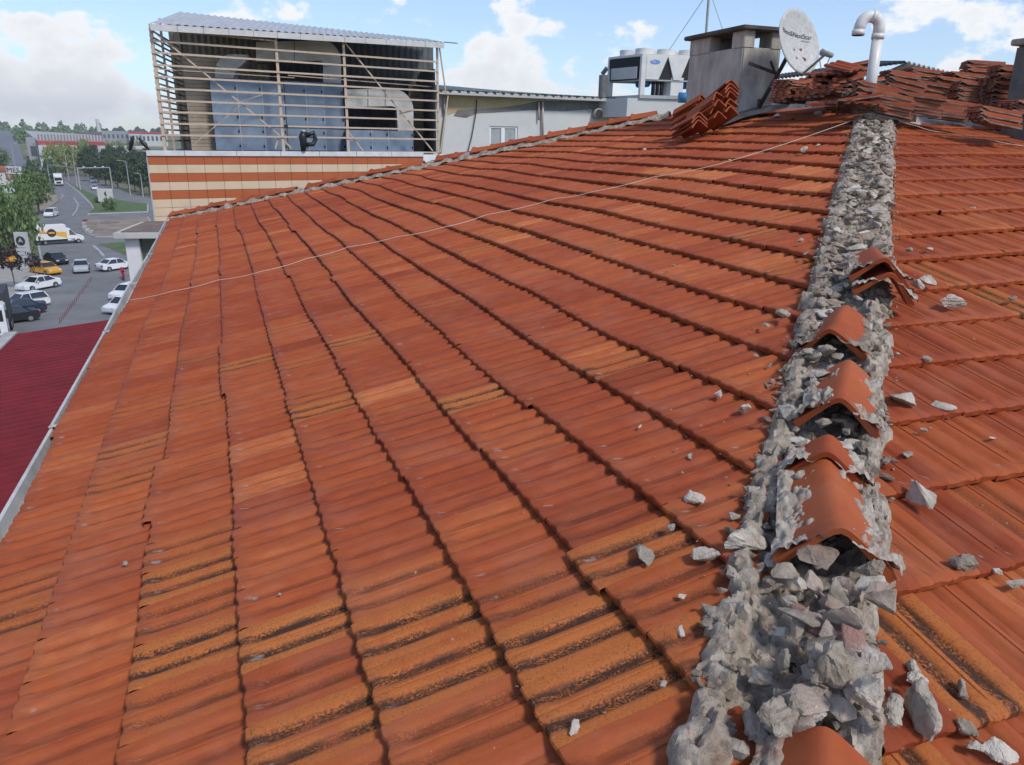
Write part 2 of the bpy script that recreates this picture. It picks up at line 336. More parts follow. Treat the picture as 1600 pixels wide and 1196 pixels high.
LICHEN = [(150, 740, .5), (560, 522, .7), (495, 630, .8), (735, 612, .9), (480, 570, .4), (960, 560, .6), (300, 640, .5), (230, 640, .35), (960, 860, .7), (1200, 335, .6), (1180, 360, .7), (1240, 405, .5), (190, 695, .6), (450, 505, .5), (1560, 485, .9), (1500, 1150, 1), (1470, 1190, .9), (60, 965, .4), (284, 924, .95), (280, 1025, 1), (464, 986, 1), (472, 1115, .9), (634, 946, 1), (656, 1100, 1), (705, 1050, .8), (872, 955, 1), (915, 1035, 1), (1099, 1010, 1), (544, 1165, .9), (470, 1180, .8), (230, 1100, .4), (26, 930, .45), (1060, 1040, .6), (780, 1150, .35)]
PEACH = [((1000, 1300, 262, 300), .75), ((900, 1180, 285, 320), .55)]
def tint_for(px, py, wx, wy):
    t = .44+.07*math.sin(wx*1.3+wy*.7)+RNG.normal(0, .095)
    g = max(0, RNG.normal(.02, .06))
    if RNG.random() < .05: t += .2
    if RNG.random() < .018: g = RNG.uniform(.3, .8)
    for (x0, x1, y0, y1), v in PEACH:
        if x0 < px < x1 and y0 < py < y1 and RNG.random() < .8: t = v+RNG.normal(0, .05)
    if 190 < px < 1190 and 880 < py and py < 1230:
        if RNG.random() < .30: g = RNG.uniform(.2, .55)
    elif 880 < py < 1260 and RNG.random() < .12: g = RNG.uniform(.2, .7)
    return [min(1, max(0, t)), min(1, g), RNG.random()]
tiles = []
NROW = {'a': range(-3, 22), 'b': range(-3, 20)}
for slope in 'ab':
    for k in NROW[slope]:
        s = X0+k*DX
        if slope == 'b' and s+.1 > TOPY: continue
        ph = RNG.random()*TW; drift = 0.0; yaw = 0; liftg = 0
        a0, a1 = (s-.3, 18.3) if slope == 'a' else (s-.3, 13.8)
        nt = int((a1-a0)/TW)+1; jog = 0
        for j in range(nt):
            y = a0+ph+j*TW
            if RNG.random() < (.055 if k > 3 else .09): jog = RNG.uniform(-.026, .012)*(1 if k > 3 else 1.25) if RNG.random() < .7 else 0
            wave = .012*math.sin(y*.8+k*.35)+.004*math.sin(y*2.1+k*1.9)
            cxy = (s+.15, y+TW/2) if slope == 'a' else (y+TW/2, s+.15)
            if slope == 'a' and beyond(*cxy) > .20: continue
            if (slope == 'a' and cxy[1] < cxy[0]-.32) or (slope == 'b' and cxy[0] < cxy[1]-.32): continue
            if slope == 'a' and cxy[0] > TOPX-.05 and cxy[1] < TOPX-.2: continue
            p = proj((cxy[0], cxy[1], za(s+.15)))
            if p[2] < .25: continue
            if p[0] < -420 or p[0] > 2000 or p[1] > 1650: continue      # never near the picture
            inside = -20 < p[0] < 1620 and -20 < p[1] < 1216
            area = DX*TW*max(.02, abs(H_EYE))/p[2]**3
            tiles.append(dict(s=slope, k=k, y=y, dv=jog+wave+RNG.normal(0, .003), yaw=RNG.normal(0, .004), lift=sag(*cxy)+RNG.normal(0, .0010), cant=RNG.normal(0, .005), d=p[2], area=area if inside else 0, tint=tint_for(p[0], p[1], *cxy), px=(p[0], p[1]), c=cxy))
for (lx, ly, g) in LICHEN:
    q = min(tiles, key=lambda t: (t['px'][0]-lx)**2+(t['px'][1]-ly)**2); q['tint'][1] = g; q['tint'][0] = max(q['tint'][0], .55)
    for t in tiles:
        if t['s'] == q['s'] and t is not q and abs(t['c'][0]-q['c'][0])+abs(t['c'][1]-q['c'][1]) < .36 and t['tint'][1] < .5 and RNG.random() < .5: t['tint'][1] = max(t['tint'][1], g*RNG.uniform(.15, .5))
def edge_tile(t):
    cx, cy = t['c']
    return abs(cx-cy) < .34 or (t['s'] == 'a' and beyond(cx, cy) > -.2)
def tile_mesh_data(t, tp):
    return tile_world(tp, t['s'], t['k'], t['y'], t['dv'], t['yaw'], t['lift'], t['cant'])
def finish(me, uvs, tints, faces_v):
    uvl = me.uv_layers.new(name='tileuv'); li = np.zeros(len(me.loops), dtype=np.int32); me.loops.foreach_get('vertex_index', li)
    uvl.data.foreach_set('uv', uvs[li].astype(np.float32).ravel())
    at = me.color_attributes.new('tint', 'FLOAT_COLOR', 'POINT'); at.data.foreach_set('color', np.concatenate([tints, np.ones((len(tints), 1))], 1).astype(np.float32).ravel())
    me.materials.append(TILE); me.shade_smooth(); me.set_sharp_from_angle(angle=R(36))
def clip_tile(me, t):
    bm = bmesh.new(); bm.from_mesh(me)
    def cut(pt, no):
        bmesh.ops.bisect_plane(bm, geom=bm.verts[:]+bm.edges[:]+bm.faces[:], plane_co=pt, plane_no=no, clear_outer=True)
    if t['s'] == 'a':
        cut((-.17, 0, 0), (1, -1, 0)); cut((HIPC[0].x, HIPC[0].y, 0), (hn.x, hn.y, 0))
    else: cut((0, -.17, 0), (-1, 1, 0))
    bm.to_mesh(me); bm.free(); return len(me.polygons) > 3
for sl, par in (('a', slope_a), ('b', slope_b)):
    mine = sorted([t for t in tiles if t['s'] == sl], key=lambda t: -t['area'])
    lim = 300 if sl == 'a' else 140
    solo, rest = mine[:lim], mine[lim:]
    for t in solo:
        W_ = tile_mesh_data(t, TP_HI); o0 = W_.mean(0)
        me = bpy.data.meshes.new('tile'); me.from_pydata((W_).tolist(), [], TP_HI[1]); finish(me, TP_HI[2], np.repeat([t['tint']], len(W_), 0), None)
        if edge_tile(t) and not clip_tile(me, t): bpy.data.meshes.remove(me); continue
        me.transform(Matrix.Translation(-Vector(o0))); o = link('tile', me, None, par); o.location = Vector(o0)-Vector((0, 8, 0))+Vector((0, 8, 0))
    VV, FF, UU, TT = [], [], [], []; nv = 0
    for t in rest:
        tp = TP_HI if t['d'] < 4.5 else TP_LO
        W_ = tile_mesh_data(t, tp); fs = tp[1]; uv = tp[2]; ti = np.repeat([t['tint']], len(W_), 0)
        if edge_tile(t):
            me = bpy.data.meshes.new('tmp'); me.from_pydata(W_.tolist(), [], fs); uvl = me.uv_layers.new(name='tileuv')
            # keep uv as vertex data through the cut
            aa = me.attributes.new('vuv', 'FLOAT_VECTOR', 'POINT'); aa.data.foreach_set('vector', np.concatenate([uv, np.zeros((len(uv), 1))], 1).astype(np.float32).ravel())
            if not clip_tile(me, t): bpy.data.meshes.remove(me); continue
            W_ = np.zeros(len(me.vertices)*3); me.vertices.foreach_get('co', W_); W_ = W_.reshape(-1, 3)
            uv = np.zeros(len(me.vertices)*3, dtype=np.float32); me.attributes['vuv'].data.foreach_get('vector', uv); uv = uv.reshape(-1, 3)[:, :2]
            fs = [tuple(p.vertices) for p in me.polygons]; ti = np.repeat([t['tint']], len(W_), 0); bpy.data.meshes.remove(me)
        VV.append(W_); FF += [tuple(i+nv for i in f) for f in fs]; UU.append(uv); TT.append(ti); nv += len(W_)
    me = bpy.data.meshes.new('tile_field'); me.from_pydata(np.concatenate(VV).tolist(), [], FF); finish(me, np.concatenate(UU), np.concatenate(TT), None)
    o = link('tile_field', me, None, par); o['kind'] = 'stuff'
# --- walls and white gutter along the left eave
WALLM = mat('render_wall_cream', (.55, .5, .42), .9, .1, 2, bump=.2)
b = MB(); b.prism([(EAVE+.35, -6), (13.6, -6), (13.6, 17.6), (EAVE+.35, 17.6)], 0, za(EAVE)-.2); hp(b.build('wall', WALLM))
GUT = mat('gutter_painted_metal', (.52, .52, .50), .5, .12, 5, dirt=.55, dirtcol=(.22, .2, .18), metal=0)
prof = [(0.045, .0), (0.04, -.075), (-.05, -.085), (-.066, .0), (-.082, .004), (-.076, -.012), (-.06, -.1), (.055, -.09), (.058, .0)]
zg = za(EAVE)-.055
for seg in range(8):
    y0, y1 = -2.6+seg*2.6, -2.6+(seg+1)*2.6-.008
    y1 = min(y1, 18.25); k = MB(); n = len(prof); ox = .012*math.sin(seg*2.2); ox2 = .012*math.sin((seg+1)*2.2); oz = .012*math.cos(seg*1.7)
    ring = lambda y, dx: [(EAVE-.02+dx+a, y, zg+oz+c) for a, c in prof]
    k.add(ring(y0, ox)+ring(y1, ox2), [(i, (i+1) % n, (i+1) % n+n, i+n) for i in range(n)]); k.build('gutter', GUT)
for o in [o for o in COL.objects if o.name.startswith('gutter')]: hp(o)
b = MB()
for yj in [-2.6+2.6*i for i in range(1, 8)]: b.bar((EAVE-.105, yj, zg+.0), (EAVE+.03, yj, zg+.012), .03, .006)
hp(b.build('gutter_strap', GUT))
# --- far hip: mortar line with ridge tiles bedded on it
def cap_z(a, e=.15): return (math.sqrt(1+e*e)-math.sqrt(a*a+e*e))/(math.sqrt(1+e*e)-e)
def ridge_tile_mesh(name, L=.40, w0=.165, w1=.145, hgt=.085, th=.014, lip=True, seg=7):
    """angular hip tile with a rounded crest; axis along +Y, open lower end at y=0"""
    ys = [0, .03, .055, .075, L*.5, L] if lip else [0, L*.5, L]
    gr = [1.10, 1.10, 1.03, 1.0, 1.0, 1.0] if lip else [1, 1, 1]
    V = []; Fs = []; prof_n = None
    for s_ in (1, 0):
        for y, g in zip(ys, gr):
            w = (w0+(w1-w0)*y/L)*g; h = hgt*g*(w/w0); t = 0 if s_ else th
            pr = []
            for q in range(-8, 9):
                a = q/8; x = a*w; r = .13
                z = h*cap_z(a)
                pr.append((x*(1-t/w*1.1), z-t*1.15))
            prof_n = len(pr); V += [(x, y, z) for x, z in pr]
    n = prof_n; m_ = len(ys); off = n*m_
    for j in range(m_-1):
        for i in range(n-1):
            a = j*n+i; Fs.append((a, a+1, a+n+1, a+n)); Fs.append((off+a, off+a+n, off+a+n+1, off+a+1))
    for i in range(n-1):
        Fs.append((i, off+i, off+i+1, i+1)); e = (m_-1)*n; Fs.append((e+i, e+i+1, off+e+i+1, off+e+i))
    for j in range(m_-1):
        Fs.append((j*n, (j+1)*n, off+(j+1)*n, off+j*n)); e = n-1; Fs.append((j*n+e, off+j*n+e, off+(j+1)*n+e, (j+1)*n+e))
    me = bpy.data.meshes.new(name); me.from_pydata(V, [], Fs)
    uvl = me.uv_layers.new(name='tileuv')
    for lp in me.loops: v = V[lp.vertex_index]; uvl.data[lp.index].uv = (.5+.0*v[0], .5+v[1])
    at = me.color_attributes.new('tint', 'FLOAT_COLOR', 'POINT')
    t = (RNG.uniform(.3, .62), RNG.uniform(0, .12), RNG.random(), 1)
    for d in at.data: d.color = t
    me.materials.append(TILE); bm = bmesh.new(); bm.from_mesh(me); bmesh.ops.recalc_face_normals(bm, faces=bm.faces); bm.to_mesh(me); bm.free(); me.shade_smooth(); me.set_sharp_from_angle(angle=R(40)); return me
def lumpy_strip(name, pa, pb, width, prof, step, m, amp=.03, seedv=0, freq=9.):
    """mortar bed: cross profile prof(w, s) swept from pa to pb with noise"""
    d = (pb-pa); L = d.length; d.normalize(); side = d.cross(Vector((0, 0, 1))).normalized(); upn = side.cross(d)
    ns = int(L/step); nw = int(width*2/step); V = []; Fs = []
    for i in range(ns+1):
        for j in range(nw+1):
            w = -width+2*width*j/nw; s_ = L*i/ns; p = pa+d*s_+side*w
            q = Vector((p.x, p.y, p.z+seedv)); nzv = mnoise.fractal(q*freq, .9, 2.1, 5)
            big_ = mnoise.noise(q*freq*.45+Vector((3, 7, 1)))
            dj, pj = mnoise.voronoi(q*freq+Vector((1, 1, 1))*.25*nzv); c0_ = pj[0]; hr = mnoise.noise(c0_*7.3+Vector((5, 2, 8))); tl = (q*freq-c0_)
            blk = .9*hr+.8*mnoise.noise(c0_*3.1)*tl.x+.8*mnoise.noise(c0_*4.7+Vector((2, 2, 2)))*tl.y-.5*max(0, .12-(dj[1]-dj[0]))/.12
            hgt = prof(w, s_)+amp*.45*nzv+amp*.5*big_+amp*1.15*blk+.0045*mnoise.fractal(q*freq*3.7, .8, 2., 3)
            p = p+side*(amp*.5*mnoise.noise(q*freq*1.3+Vector((9, 1, 4))))+upn*hgt; V.append(p)
    for i in range(ns):
        for j in range(nw): a = i*(nw+1)+j; Fs.append((a, a+1, a+nw+2, a+nw+1))
    b = MB(); b.v = [tuple(v) for v in V]; b.f = Fs; o = b.build(name, m, smooth=True, fix=False); o.data.set_sharp_from_angle(angle=R(32)); return o
P0 = Vector((HIPC[0].x, HIPC[0].y, za(HIPC[0].x))); P1 = Vector((HIPC[1].x, HIPC[1].y, za(HIPC[1].x)))
far_hip = lumpy_strip('mortar_bed', P0, P1, .2, lambda w, s: -.05+.10*max(0., math.cos(w/.2*1.57))**.6+.016*math.sin(s*17), .035, MORTAR, .02)
hp(far_hip); far_hip['label'] = 'thin grey mortar line along the far hip'
rt_meshes = [ridge_tile_mesh('ridge_tile', .42) for _ in range(4)]
dfh = (P1-P0); Lf = dfh.length; dfh.normalize(); nfh = int(Lf/.36)
for i in range(nfh):
    if i in (9, 17): continue
    p = P0+dfh*(i*.36+.02)
    o = link('ridge_tile', rt_meshes[i % 4], None, far_hip); o.location = p+Vector((hn.x, hn.y, 0))*.02+Vector((0, 0, .034+RNG.normal(0, .008)))
    o.rotation_euler = (math.asin(dfh.z)-R(1.0)+RNG.normal(0, .02), RNG.normal(0, .04), math.atan2(-dfh.x, dfh.y)+RNG.normal(0, .03))
# ================================================================== broken hip: mortar, loose hip tiles, rubble
def chunk_mesh(name, sx, sy, sz, seed, cuts=2, rough=.10, pts=11, flat=1.0):
    rg = np.random.default_rng(seed); bm = bmesh.new()
    for _ in range(pts):
        v = rg.normal(0, 1, 3); v /= np.linalg.norm(v); v *= rg.uniform(.75, 1.05); bm.verts.new((v[0]*sx/2, v[1]*sy/2, v[2]*sz/2))
    r = bmesh.ops.convex_hull(bm, input=bm.verts)
    bmesh.ops.delete(bm, geom=list({e for e in r['geom_interior']+r['geom_unused'] if isinstance(e, bmesh.types.BMVert)}), context='VERTS')
    if cuts: bmesh.ops.bevel(bm, geom=bm.edges[:], offset=min(sx, sy, sz)*.07, segments=1, affect='EDGES', clamp_overlap=True)
    for _ in range(cuts): bmesh.ops.subdivide_edges(bm, edges=bm.edges[:], cuts=1, use_grid_fill=True)
    bmesh.ops.triangulate(bm, faces=[f for f in bm.faces if len(f.verts) > 4])
    mn = min(sx, sy, sz); off = Vector(rg.uniform(-50, 50, 3)); fr = 3.2/max(sx, sy, sz)*1.6
    bm.normal_update()
    for v in bm.verts:
        n1 = mnoise.fractal(v.co*fr*1.1+off, 1., 2., 5); n2 = mnoise.noise(v.co*fr*.8-off)
        v.co += v.normal*(mn*rough*(.95*n1+.7*n2+.5*mnoise.noise(v.co*fr*5.+off)))
    me = bpy.data.meshes.new(name); bmesh.ops.recalc_face_normals(bm, faces=bm.faces); bm.to_mesh(me); bm.free(); me.shade_smooth(); me.set_sharp_from_angle(angle=R(33)); return me
def slope_rot(kind, yaw):
    nrm = Vector((-math.sin(THETA), 0, math.cos(THETA))) if kind == 'a' else Vector((0, -math.sin(THETA), math.cos(THETA)))
    if kind == 'h': nrm = Vector((-.18, -.18, .96)).normalized()
    return (nrm.to_track_quat('Z', 'Y').to_matrix() @ Matrix.Rotation(yaw, 3, 'Z')).to_euler()
def stone(name, px, py, w, h, kind, label, group=None, m=None, seed=0, up=0.0, yaw=None, deep=None, rough=.10, cat='stone', lift=.5, tilt=0.0):
    """w, h: size in photograph pixels; kind: which surface it lies on"""
    p = on_b(px, py, up) if kind == 'b' else on_a(px, py, up); d = (p-EYE).length; k = d/F_PX
    w, h = (w*1.12, h*1.12) if kind == 'h' else (w, h); sx = w*k; sz = h*k*.78; sy = deep*k if deep else max(sx*.55, h*k*1.15)
    me = chunk_mesh(name, sx, sy, max(.006, sz), seed+int(px*7+py), 2 if w > 14 else 1, rough)
    o = link(name, me, m or CHUNK); rg = random.Random(px*31+py)
    vy = AZ*-1 + (yaw if yaw is not None else rg.uniform(-.5, .5)); o.rotation_euler = slope_rot(kind, vy)
    if tilt: o.rotation_euler.rotate_axis('Y', tilt)
    o.location = p+Vector((0, 0, max(.006, sz)*lift*.8)); return tag(o, label, cat, group)
def pos_hip(s, up=0.0): return Vector((s, s, za(s)+up))
# two lips of mortar and the bed between them
def lip(w, s):
    rt = w > 0; jit = mnoise.fractal(Vector((s*9., w*9., 3.3)), .8, 2., 5)
    a = abs(w)+.030*jit
    q1 = mnoise.fractal(Vector((s*3.1, 7.0 if rt else 2.0, 0)), 1., 2., 4); q2 = mnoise.fractal(Vector((s*6.3, 4.0 if rt else 9.0, 3)), 1., 2., 4); q4 = mnoise.fractal(Vector((s*4.0, 14.0 if rt else 19.0, 6)), 1., 2., 3)
    near = max(0., min(1., (2.4-s)/1.2))
    sp = .130+.014*q1+.020*near; wd = .044+.020*q2
    e_ = max(0., 1-((a-sp)/wd)**4)**.5 if abs(a-sp) < wd else 0.
    hgt = max(.008, .030+.020*q2+.035*q4)*e_
    base = -.19*abs(w)+.004
    if a > sp+wd: base -= min(.09, (a-sp-wd)*4.5)
    inner = max(0., 1-a/(sp*.85)); return base+hgt-(.03+.04*near)*inner**.6
mb_ = lumpy_strip('mortar_bed', pos_hip(.45), pos_hip(6.28), .25, lip, .0095, MORTAR, .023, 3, 21.)
hp(mb_); mb_['label'] = 'broken grey mortar lips along the near hip'
VV = []; FF = []; kk = 0; rgc = random.Random(21); clod = [chunk_mesh('clod', 1, .8, .55, 950+i, 1, .10, 10) for i in range(10)]
clod_d = [(np.array([v.co[:] for v in c.vertices]), [tuple(p.vertices) for p in c.polygons]) for c in clod]
for i in range(620):
    s_ = .6+5.6*rgc.random(); sg = rgc.choice((-1, 1)); near = max(0., min(1., (2.4-s_)/1.2)); w_ = sg*(rgc.gauss(.135+.02*near, .026)); z = rgc.uniform(.03, .085)*(1-.3*near)
    p_ = pos_hip(s_, -.19*abs(w_)+rgc.uniform(.0, .04))+Vector((1, -1, 0)).normalized()*w_; c, f = clod_d[i % 10]
    rot = np.array(Matrix.Rotation(rgc.uniform(0, 6.28), 3, 'Z') @ Matrix.Rotation(rgc.uniform(-.5, .5), 3, 'X')); VV.append(c @ rot.T*z+np.array(p_)); FF += [tuple(q+kk for q in g) for g in f]; kk += len(c)
me = bpy.data.meshes.new('mortar_clods'); me.from_pydata(np.concatenate(VV).tolist(), [], FF); me.shade_smooth(); me.set_sharp_from_angle(angle=R(42)); mc = link('mortar_clods', me, MORTAR); hp(mc); mc['kind'] = 'stuff'
for c in clod: bpy.data.meshes.remove(c)
# mortar strip behind the top course of the right slope
rb = lumpy_strip('mortar_bed', Vector((6.1, TOPY+.12, za(TOPY)+.0)), Vector((13.5, TOPY+.12, za(TOPY)+.0)), .28, lambda w, s: .0-.25*max(0, w) - (.0 if w < .22 else (w-.22)*.6), .03, MORTAR, .016, 5, 8.)
hp(rb); rb['label'] = 'flat cement strip along the ridge behind the right slope'
CRUST = stone_material('mortar_crust', (.23, .185, .14), (.39, .33, .265), (.54, .475, .40), red=.55, sc=16.)
def hip_cap(front, back, w, label, L=.42, up=.105, roll=0.0, crust=1.0, tone=None, seed=1, dz=0.0):
    pf = on_a(*front, up); pb = on_a(*back, up); d = (pb-pf).normalized()
    me = ridge_tile_mesh('hip_tile', L, w, w*.86, w*.78, .016)
    if tone is not None:
        at = me.color_attributes['tint']
        for q in at.data: q.color = (tone, .05, seed*.13 % 1, 1)
    o = link('hip_tile', me); o.location = pf-Vector((0, 0, w*.78*.9-dz)); o.rotation_euler = (math.asin(d.z)-R(2), roll, math.atan2(-d.x, d.y))
    tag(o, label, 'ridge tile', 'loose hip tiles left on the broken hip')
    if crust > 0:
        rows, cols = 60, 70; V = []; Fs = []; keep = {}
        for i in range(rows+1):
            for j in range(cols+1):
                y = -.006+(L+.0)*i/rows; a = -1.0+2.0*j/cols; ww = (w+(w*.86-w)*y/L)*(1.1 if y < .05 else 1.02); hh = w*.78*(ww/w)
                z = hh*cap_z(min(1.04, abs(a))); q = Vector((a*2.1+seed*7.3, y*10, seed)); n1 = mnoise.fractal(q, .8, 2., 6)
                edge = abs(a)*1.15+(.42 if y < .045 else 0)-.93+.62*n1*crust+(.15*crust if a < 0 else -.05)
                t = -.006+.028*min(1, max(0, .2+edge*1.5))**.7+.004*n1; sg = 1 if a > 0 else -1
                V.append((a*ww+sg*t*.35, y+.004*n1, z+t*(1.15+.8*mnoise.noise(q*5.5)))); keep[(i, j)] = edge > -.30
        for i in range(rows):
            for j in range(cols):
                if any(keep[(i+a, j+b_)] for a in (0, 1) for b_ in (0, 1)) and abs(-1.0+2.0*(j+.5)/cols) > .2: k = i*(cols+1)+j; Fs.append((k, k+1, k+cols+2, k+cols+1))
        if Fs:
            b = MB(); b.v = V; b.f = Fs; c = b.build('mortar_crust', CRUST, o, smooth=True)
            bm = bmesh.new(); bm.from_mesh(c.data); bmesh.ops.delete(bm, geom=[v for v in bm.verts if not v.link_faces], context='VERTS'); bm.to_mesh(c.data); bm.free()
    return o
hip_cap((1284, 1440), (1290, 1222), .135, 'clay hip tile cut off by the bottom edge, nearest the camera', seed=11, tone=.5, crust=.6, L=.4, up=.07)
hip_cap((1312, 838), (1291, 706), .138, 'largest loose hip tile with wide grey mortar crust on its left flank', seed=2, tone=.55, crust=1.0, L=.43)
hip_cap((1292, 716), (1300, 640), .118, 'short hip tile end poking out behind the largest loose hip tile', seed=3, tone=.40, crust=.4, L=.17, up=.085)
hip_cap((1312, 632), (1326, 566), .125, 'loose hip tile with a mortar smeared arched mouth, second from the nearest', seed=4, tone=.52, crust=.9, L=.40)
hip_cap((1302, 524), (1327, 474), .128, 'smooth orange hip tile leaning left, third up the hip', seed=5, tone=.50, crust=.25, L=.38, roll=-.12)
hip_cap((1385, 436), (1372, 402), .125, 'lower of two stacked hip tiles tipped to the right', seed=6, tone=.36, crust=.3, L=.34, roll=.16, up=.10)
hip_cap((1378, 412), (1362, 380), .122, 'upper of two stacked hip tiles, farthest up the hip', seed=8, tone=.42, crust=.5, L=.34, roll=.10, up=.15)
# --- rubble lying in the open channel of the hip, nearest the camera
CH = [
 (1284, 1080, 74, 92, CHUNK, 'largest pale angular mortar lump in the open hip channel', 60), (1312, 1000, 62, 74, SHARD, 'upright buff tile shard with a slanted top edge in the hip channel', 18),
 (1262, 985, 74, 30, 'pink', 'pinkish broken tile bar with pale streaks lying across the hip channel', 30), (1336, 1068, 62, 44, CHUNK, 'grey rounded mortar lump right of the largest pale lump', 50),
 (1350, 1128, 44, 92, CHUNK, 'long grey mortar piece standing at the right lip near the bottom', 46), (1240, 1132, 50, 70, CHUNK, 'pale knobbly mortar lump at the left of the bottom hip tile', 40),
 (1378, 972, 56, 62, SHARD, 'rounded sandy tile piece lying on the right lip', 20), (1318, 932, 44, 34, SHARD, 'small buff tile corner under the largest hip tile mouth', 30),
 (1262, 924, 46, 34, SHARD, 'flat buff tile chip beside the left lip below the largest hip tile', 30), (1276, 888, 84, 44, SHARD, 'broad beige shard tucked inside the mouth of the largest hip tile', 40),
 (1352, 908, 44, 52, CHUNK, 'upright mortar wedge inside the right side of the largest hip tile', 30), (1234, 958, 26, 34, CHUNK, 'narrow pale chip standing against the left lip', 20),
 (1300, 960, 40, 30, SHARD, 'three cornered brown tile chip left of the upright shard', 30), (1366, 1050, 44, 30, CHUNK, 'sandy broken lump below the rounded piece on the right lip', 36),
 (1268, 1136, 32, 34, CHUNK, 'small dark lump just above the bottom hip tile', 28), (1222, 1062, 24, 58, CHUNK, 'thin upright grey sliver at the left lip', 20),
 (1228, 905, 46, 22, CHUNK, 'long pale slab end at the left under the largest hip tile', 30), (1328, 1016, 60, 22, 'pink', 'dull pink tile slab half buried right of the upright shard', 40),
 (1205, 1150, 60, 60, CHUNK, 'broad grey mortar mass at the bottom left of the hip', 60), (1314, 1120, 46, 30, SHARD, 'flat beige slab above the bottom hip tile', 40), (1396, 1130, 40, 40, CHUNK, 'grey lump on the outer side of the right lip near the bottom', 40)]
PINK = stone_material('tile_shard_pink', (.30, .16, .12), (.42, .24, .19), (.55, .40, .35), sc=13.)
for i, (px, py, w, h, m_, lab, dp) in enumerate(CH):
    stone('tile_shard' if m_ in (SHARD, 'pink') else 'mortar_lump', px, py, w, h, 'h', lab, 'rubble in the near hip channel', PINK if m_ == 'pink' else m_, seed=i, deep=dp*1.3, lift=.7, up=.015, rough=.07 if m_ in (SHARD, 'pink') else .09, cat='rubble')
rs = random.Random(77); kinds = [(SHARD, 'buff tile shard'), (CHUNK, 'pale mortar slab'), (SHARD, 'buff tile shard'), (CHUNK, 'pale mortar slab'), (PINK, 'pinkish tile shard')]
for i in range(26):
    t = rs.random(); py = 905+t*235; cxp = 1318-t*28; px = cxp+rs.uniform(-70, 62); mm, nm = kinds[i % 5]; wp_ = rs.uniform(40, 74)
    o = stone('tile_shard' if mm is not CHUNK else 'mortar_lump', px, py, wp_, rs.uniform(13, 22), 'h', '', None, mm, seed=1500+i, deep=wp_*rs.uniform(.55, .9), lift=.9, up=rs.uniform(.015, .045), yaw=rs.uniform(-1.5, 1.5), rough=.05, cat='rubble')
    o.rotation_euler.rotate_axis('X', rs.uniform(-.6, .6)); o.rotation_euler.rotate_axis('Y', rs.uniform(-.6, .6)); sd2 = 'left' if px < cxp-22 else ('right' if px > cxp+22 else 'middle'); vt_ = 'upper' if py < 985 else ('lower' if py > 1065 else 'central')
    lb = f'flat tilted {nm}, {sd2} of the {vt_} near hip channel'; tag(o, lb, 'rubble', lb+' group')
# --- lumps thrown clear of the hip, left slope
LA = [(1085, 785, 44, 32, 'thick pale mortar lump on the left slope beside the largest hip tile'), (1003, 874, 62, 26, 'long flat mortar flake with a torn right end on the left slope'),
 (1100, 880, 46, 42, 'notched pyramid shaped mortar lump on the left slope'), (1145, 906, 50, 26, 'white mortar flake with a pointed left end next to the hip'), (1164, 866, 34, 66, 'tall hooked mortar slab leaning at the left lip'),
 (1109, 965, 44, 32, 'pale wedge of mortar on a lichen stained tile'), (1064, 989, 30, 15, 'small flat mortar bit left of the pale wedge'), (897, 1143, 36, 20, 'lone pale mortar piece on the bottom tiles, farthest left of the big ones'),
 (1036, 1074, 18, 14, 'small round grey stone low on the left slope'), (1122, 620, 28, 14, 'dark elongated mortar bit on the upper left slope'), (1160, 643, 20, 24, 'upright leaf shaped mortar flake on the left slope'),
 (1079, 716, 20, 10, 'white oval pebble alone on a clean tile'), (1048, 829, 20, 15, 'small stone above the long flat flake'), (1065, 935, 14, 14, 'tiny triangular chip between the wedge and the flake'),
 (1222, 497, 32, 18, 'pale torn lump left of the third hip tile'), (1197, 511, 18, 9, 'thin flake just left of the pale torn lump'), (1172, 772, 32, 26, 'forked grey lump against the left lip'), (1176, 797, 32, 24, 'rounded grey lump under the forked one'),
 (1146, 811, 26, 17, 'low grey lump on the tile left of the rounded lump'), (1000, 669, 15, 7, 'slim white chip far out on the left slope'), (1254, 241, 18, 15, 'pale stone near the string high on the left slope'),
 (1259, 399, 12, 8, 'white chip beside the hip high on the left slope'), (940, 282, 8, 6, 'whitish pebble by the string in the middle of the left slope'), (1140, 253, 7, 6, 'pale bit right under the string'), (1279, 229, 9, 6, 'small chip close to the hip top'),
 (1213, 183, 22, 7, 'flat mortar flake below the chimney'), (1278, 182, 12, 12, 'upright mortar bit near the hip top'), (1006, 236, 13, 6, 'pale smear of mortar under the ridge tile heap'), (436, 931, 9, 6, 'tiny white chip on the lower left tiles'), (648, 897, 8, 6, 'tiny grey chip above the stained tiles'),
 (195, 884, 9, 10, 'tiny white chip standing at the left'), (1053, 417, 7, 7, 'white crumb in the upper middle of the left slope'), (1203, 573, 12, 8, 'small chip left of the lips beside the third hip tile'), (1181, 557, 14, 6, 'flat chip left of the second hip tile'), (1250, 380, 14, 10, 'grey lump at the left lip high up'), (1200, 605, 18, 9, 'sandy flake left of the second hip tile')]
for i, (px, py, w, h, lab) in enumerate(LA): stone('mortar_lump', px, py, w, h, 'a', lab, 'mortar pieces scattered on the left slope', seed=100+i, rough=.085, cat='rubble')
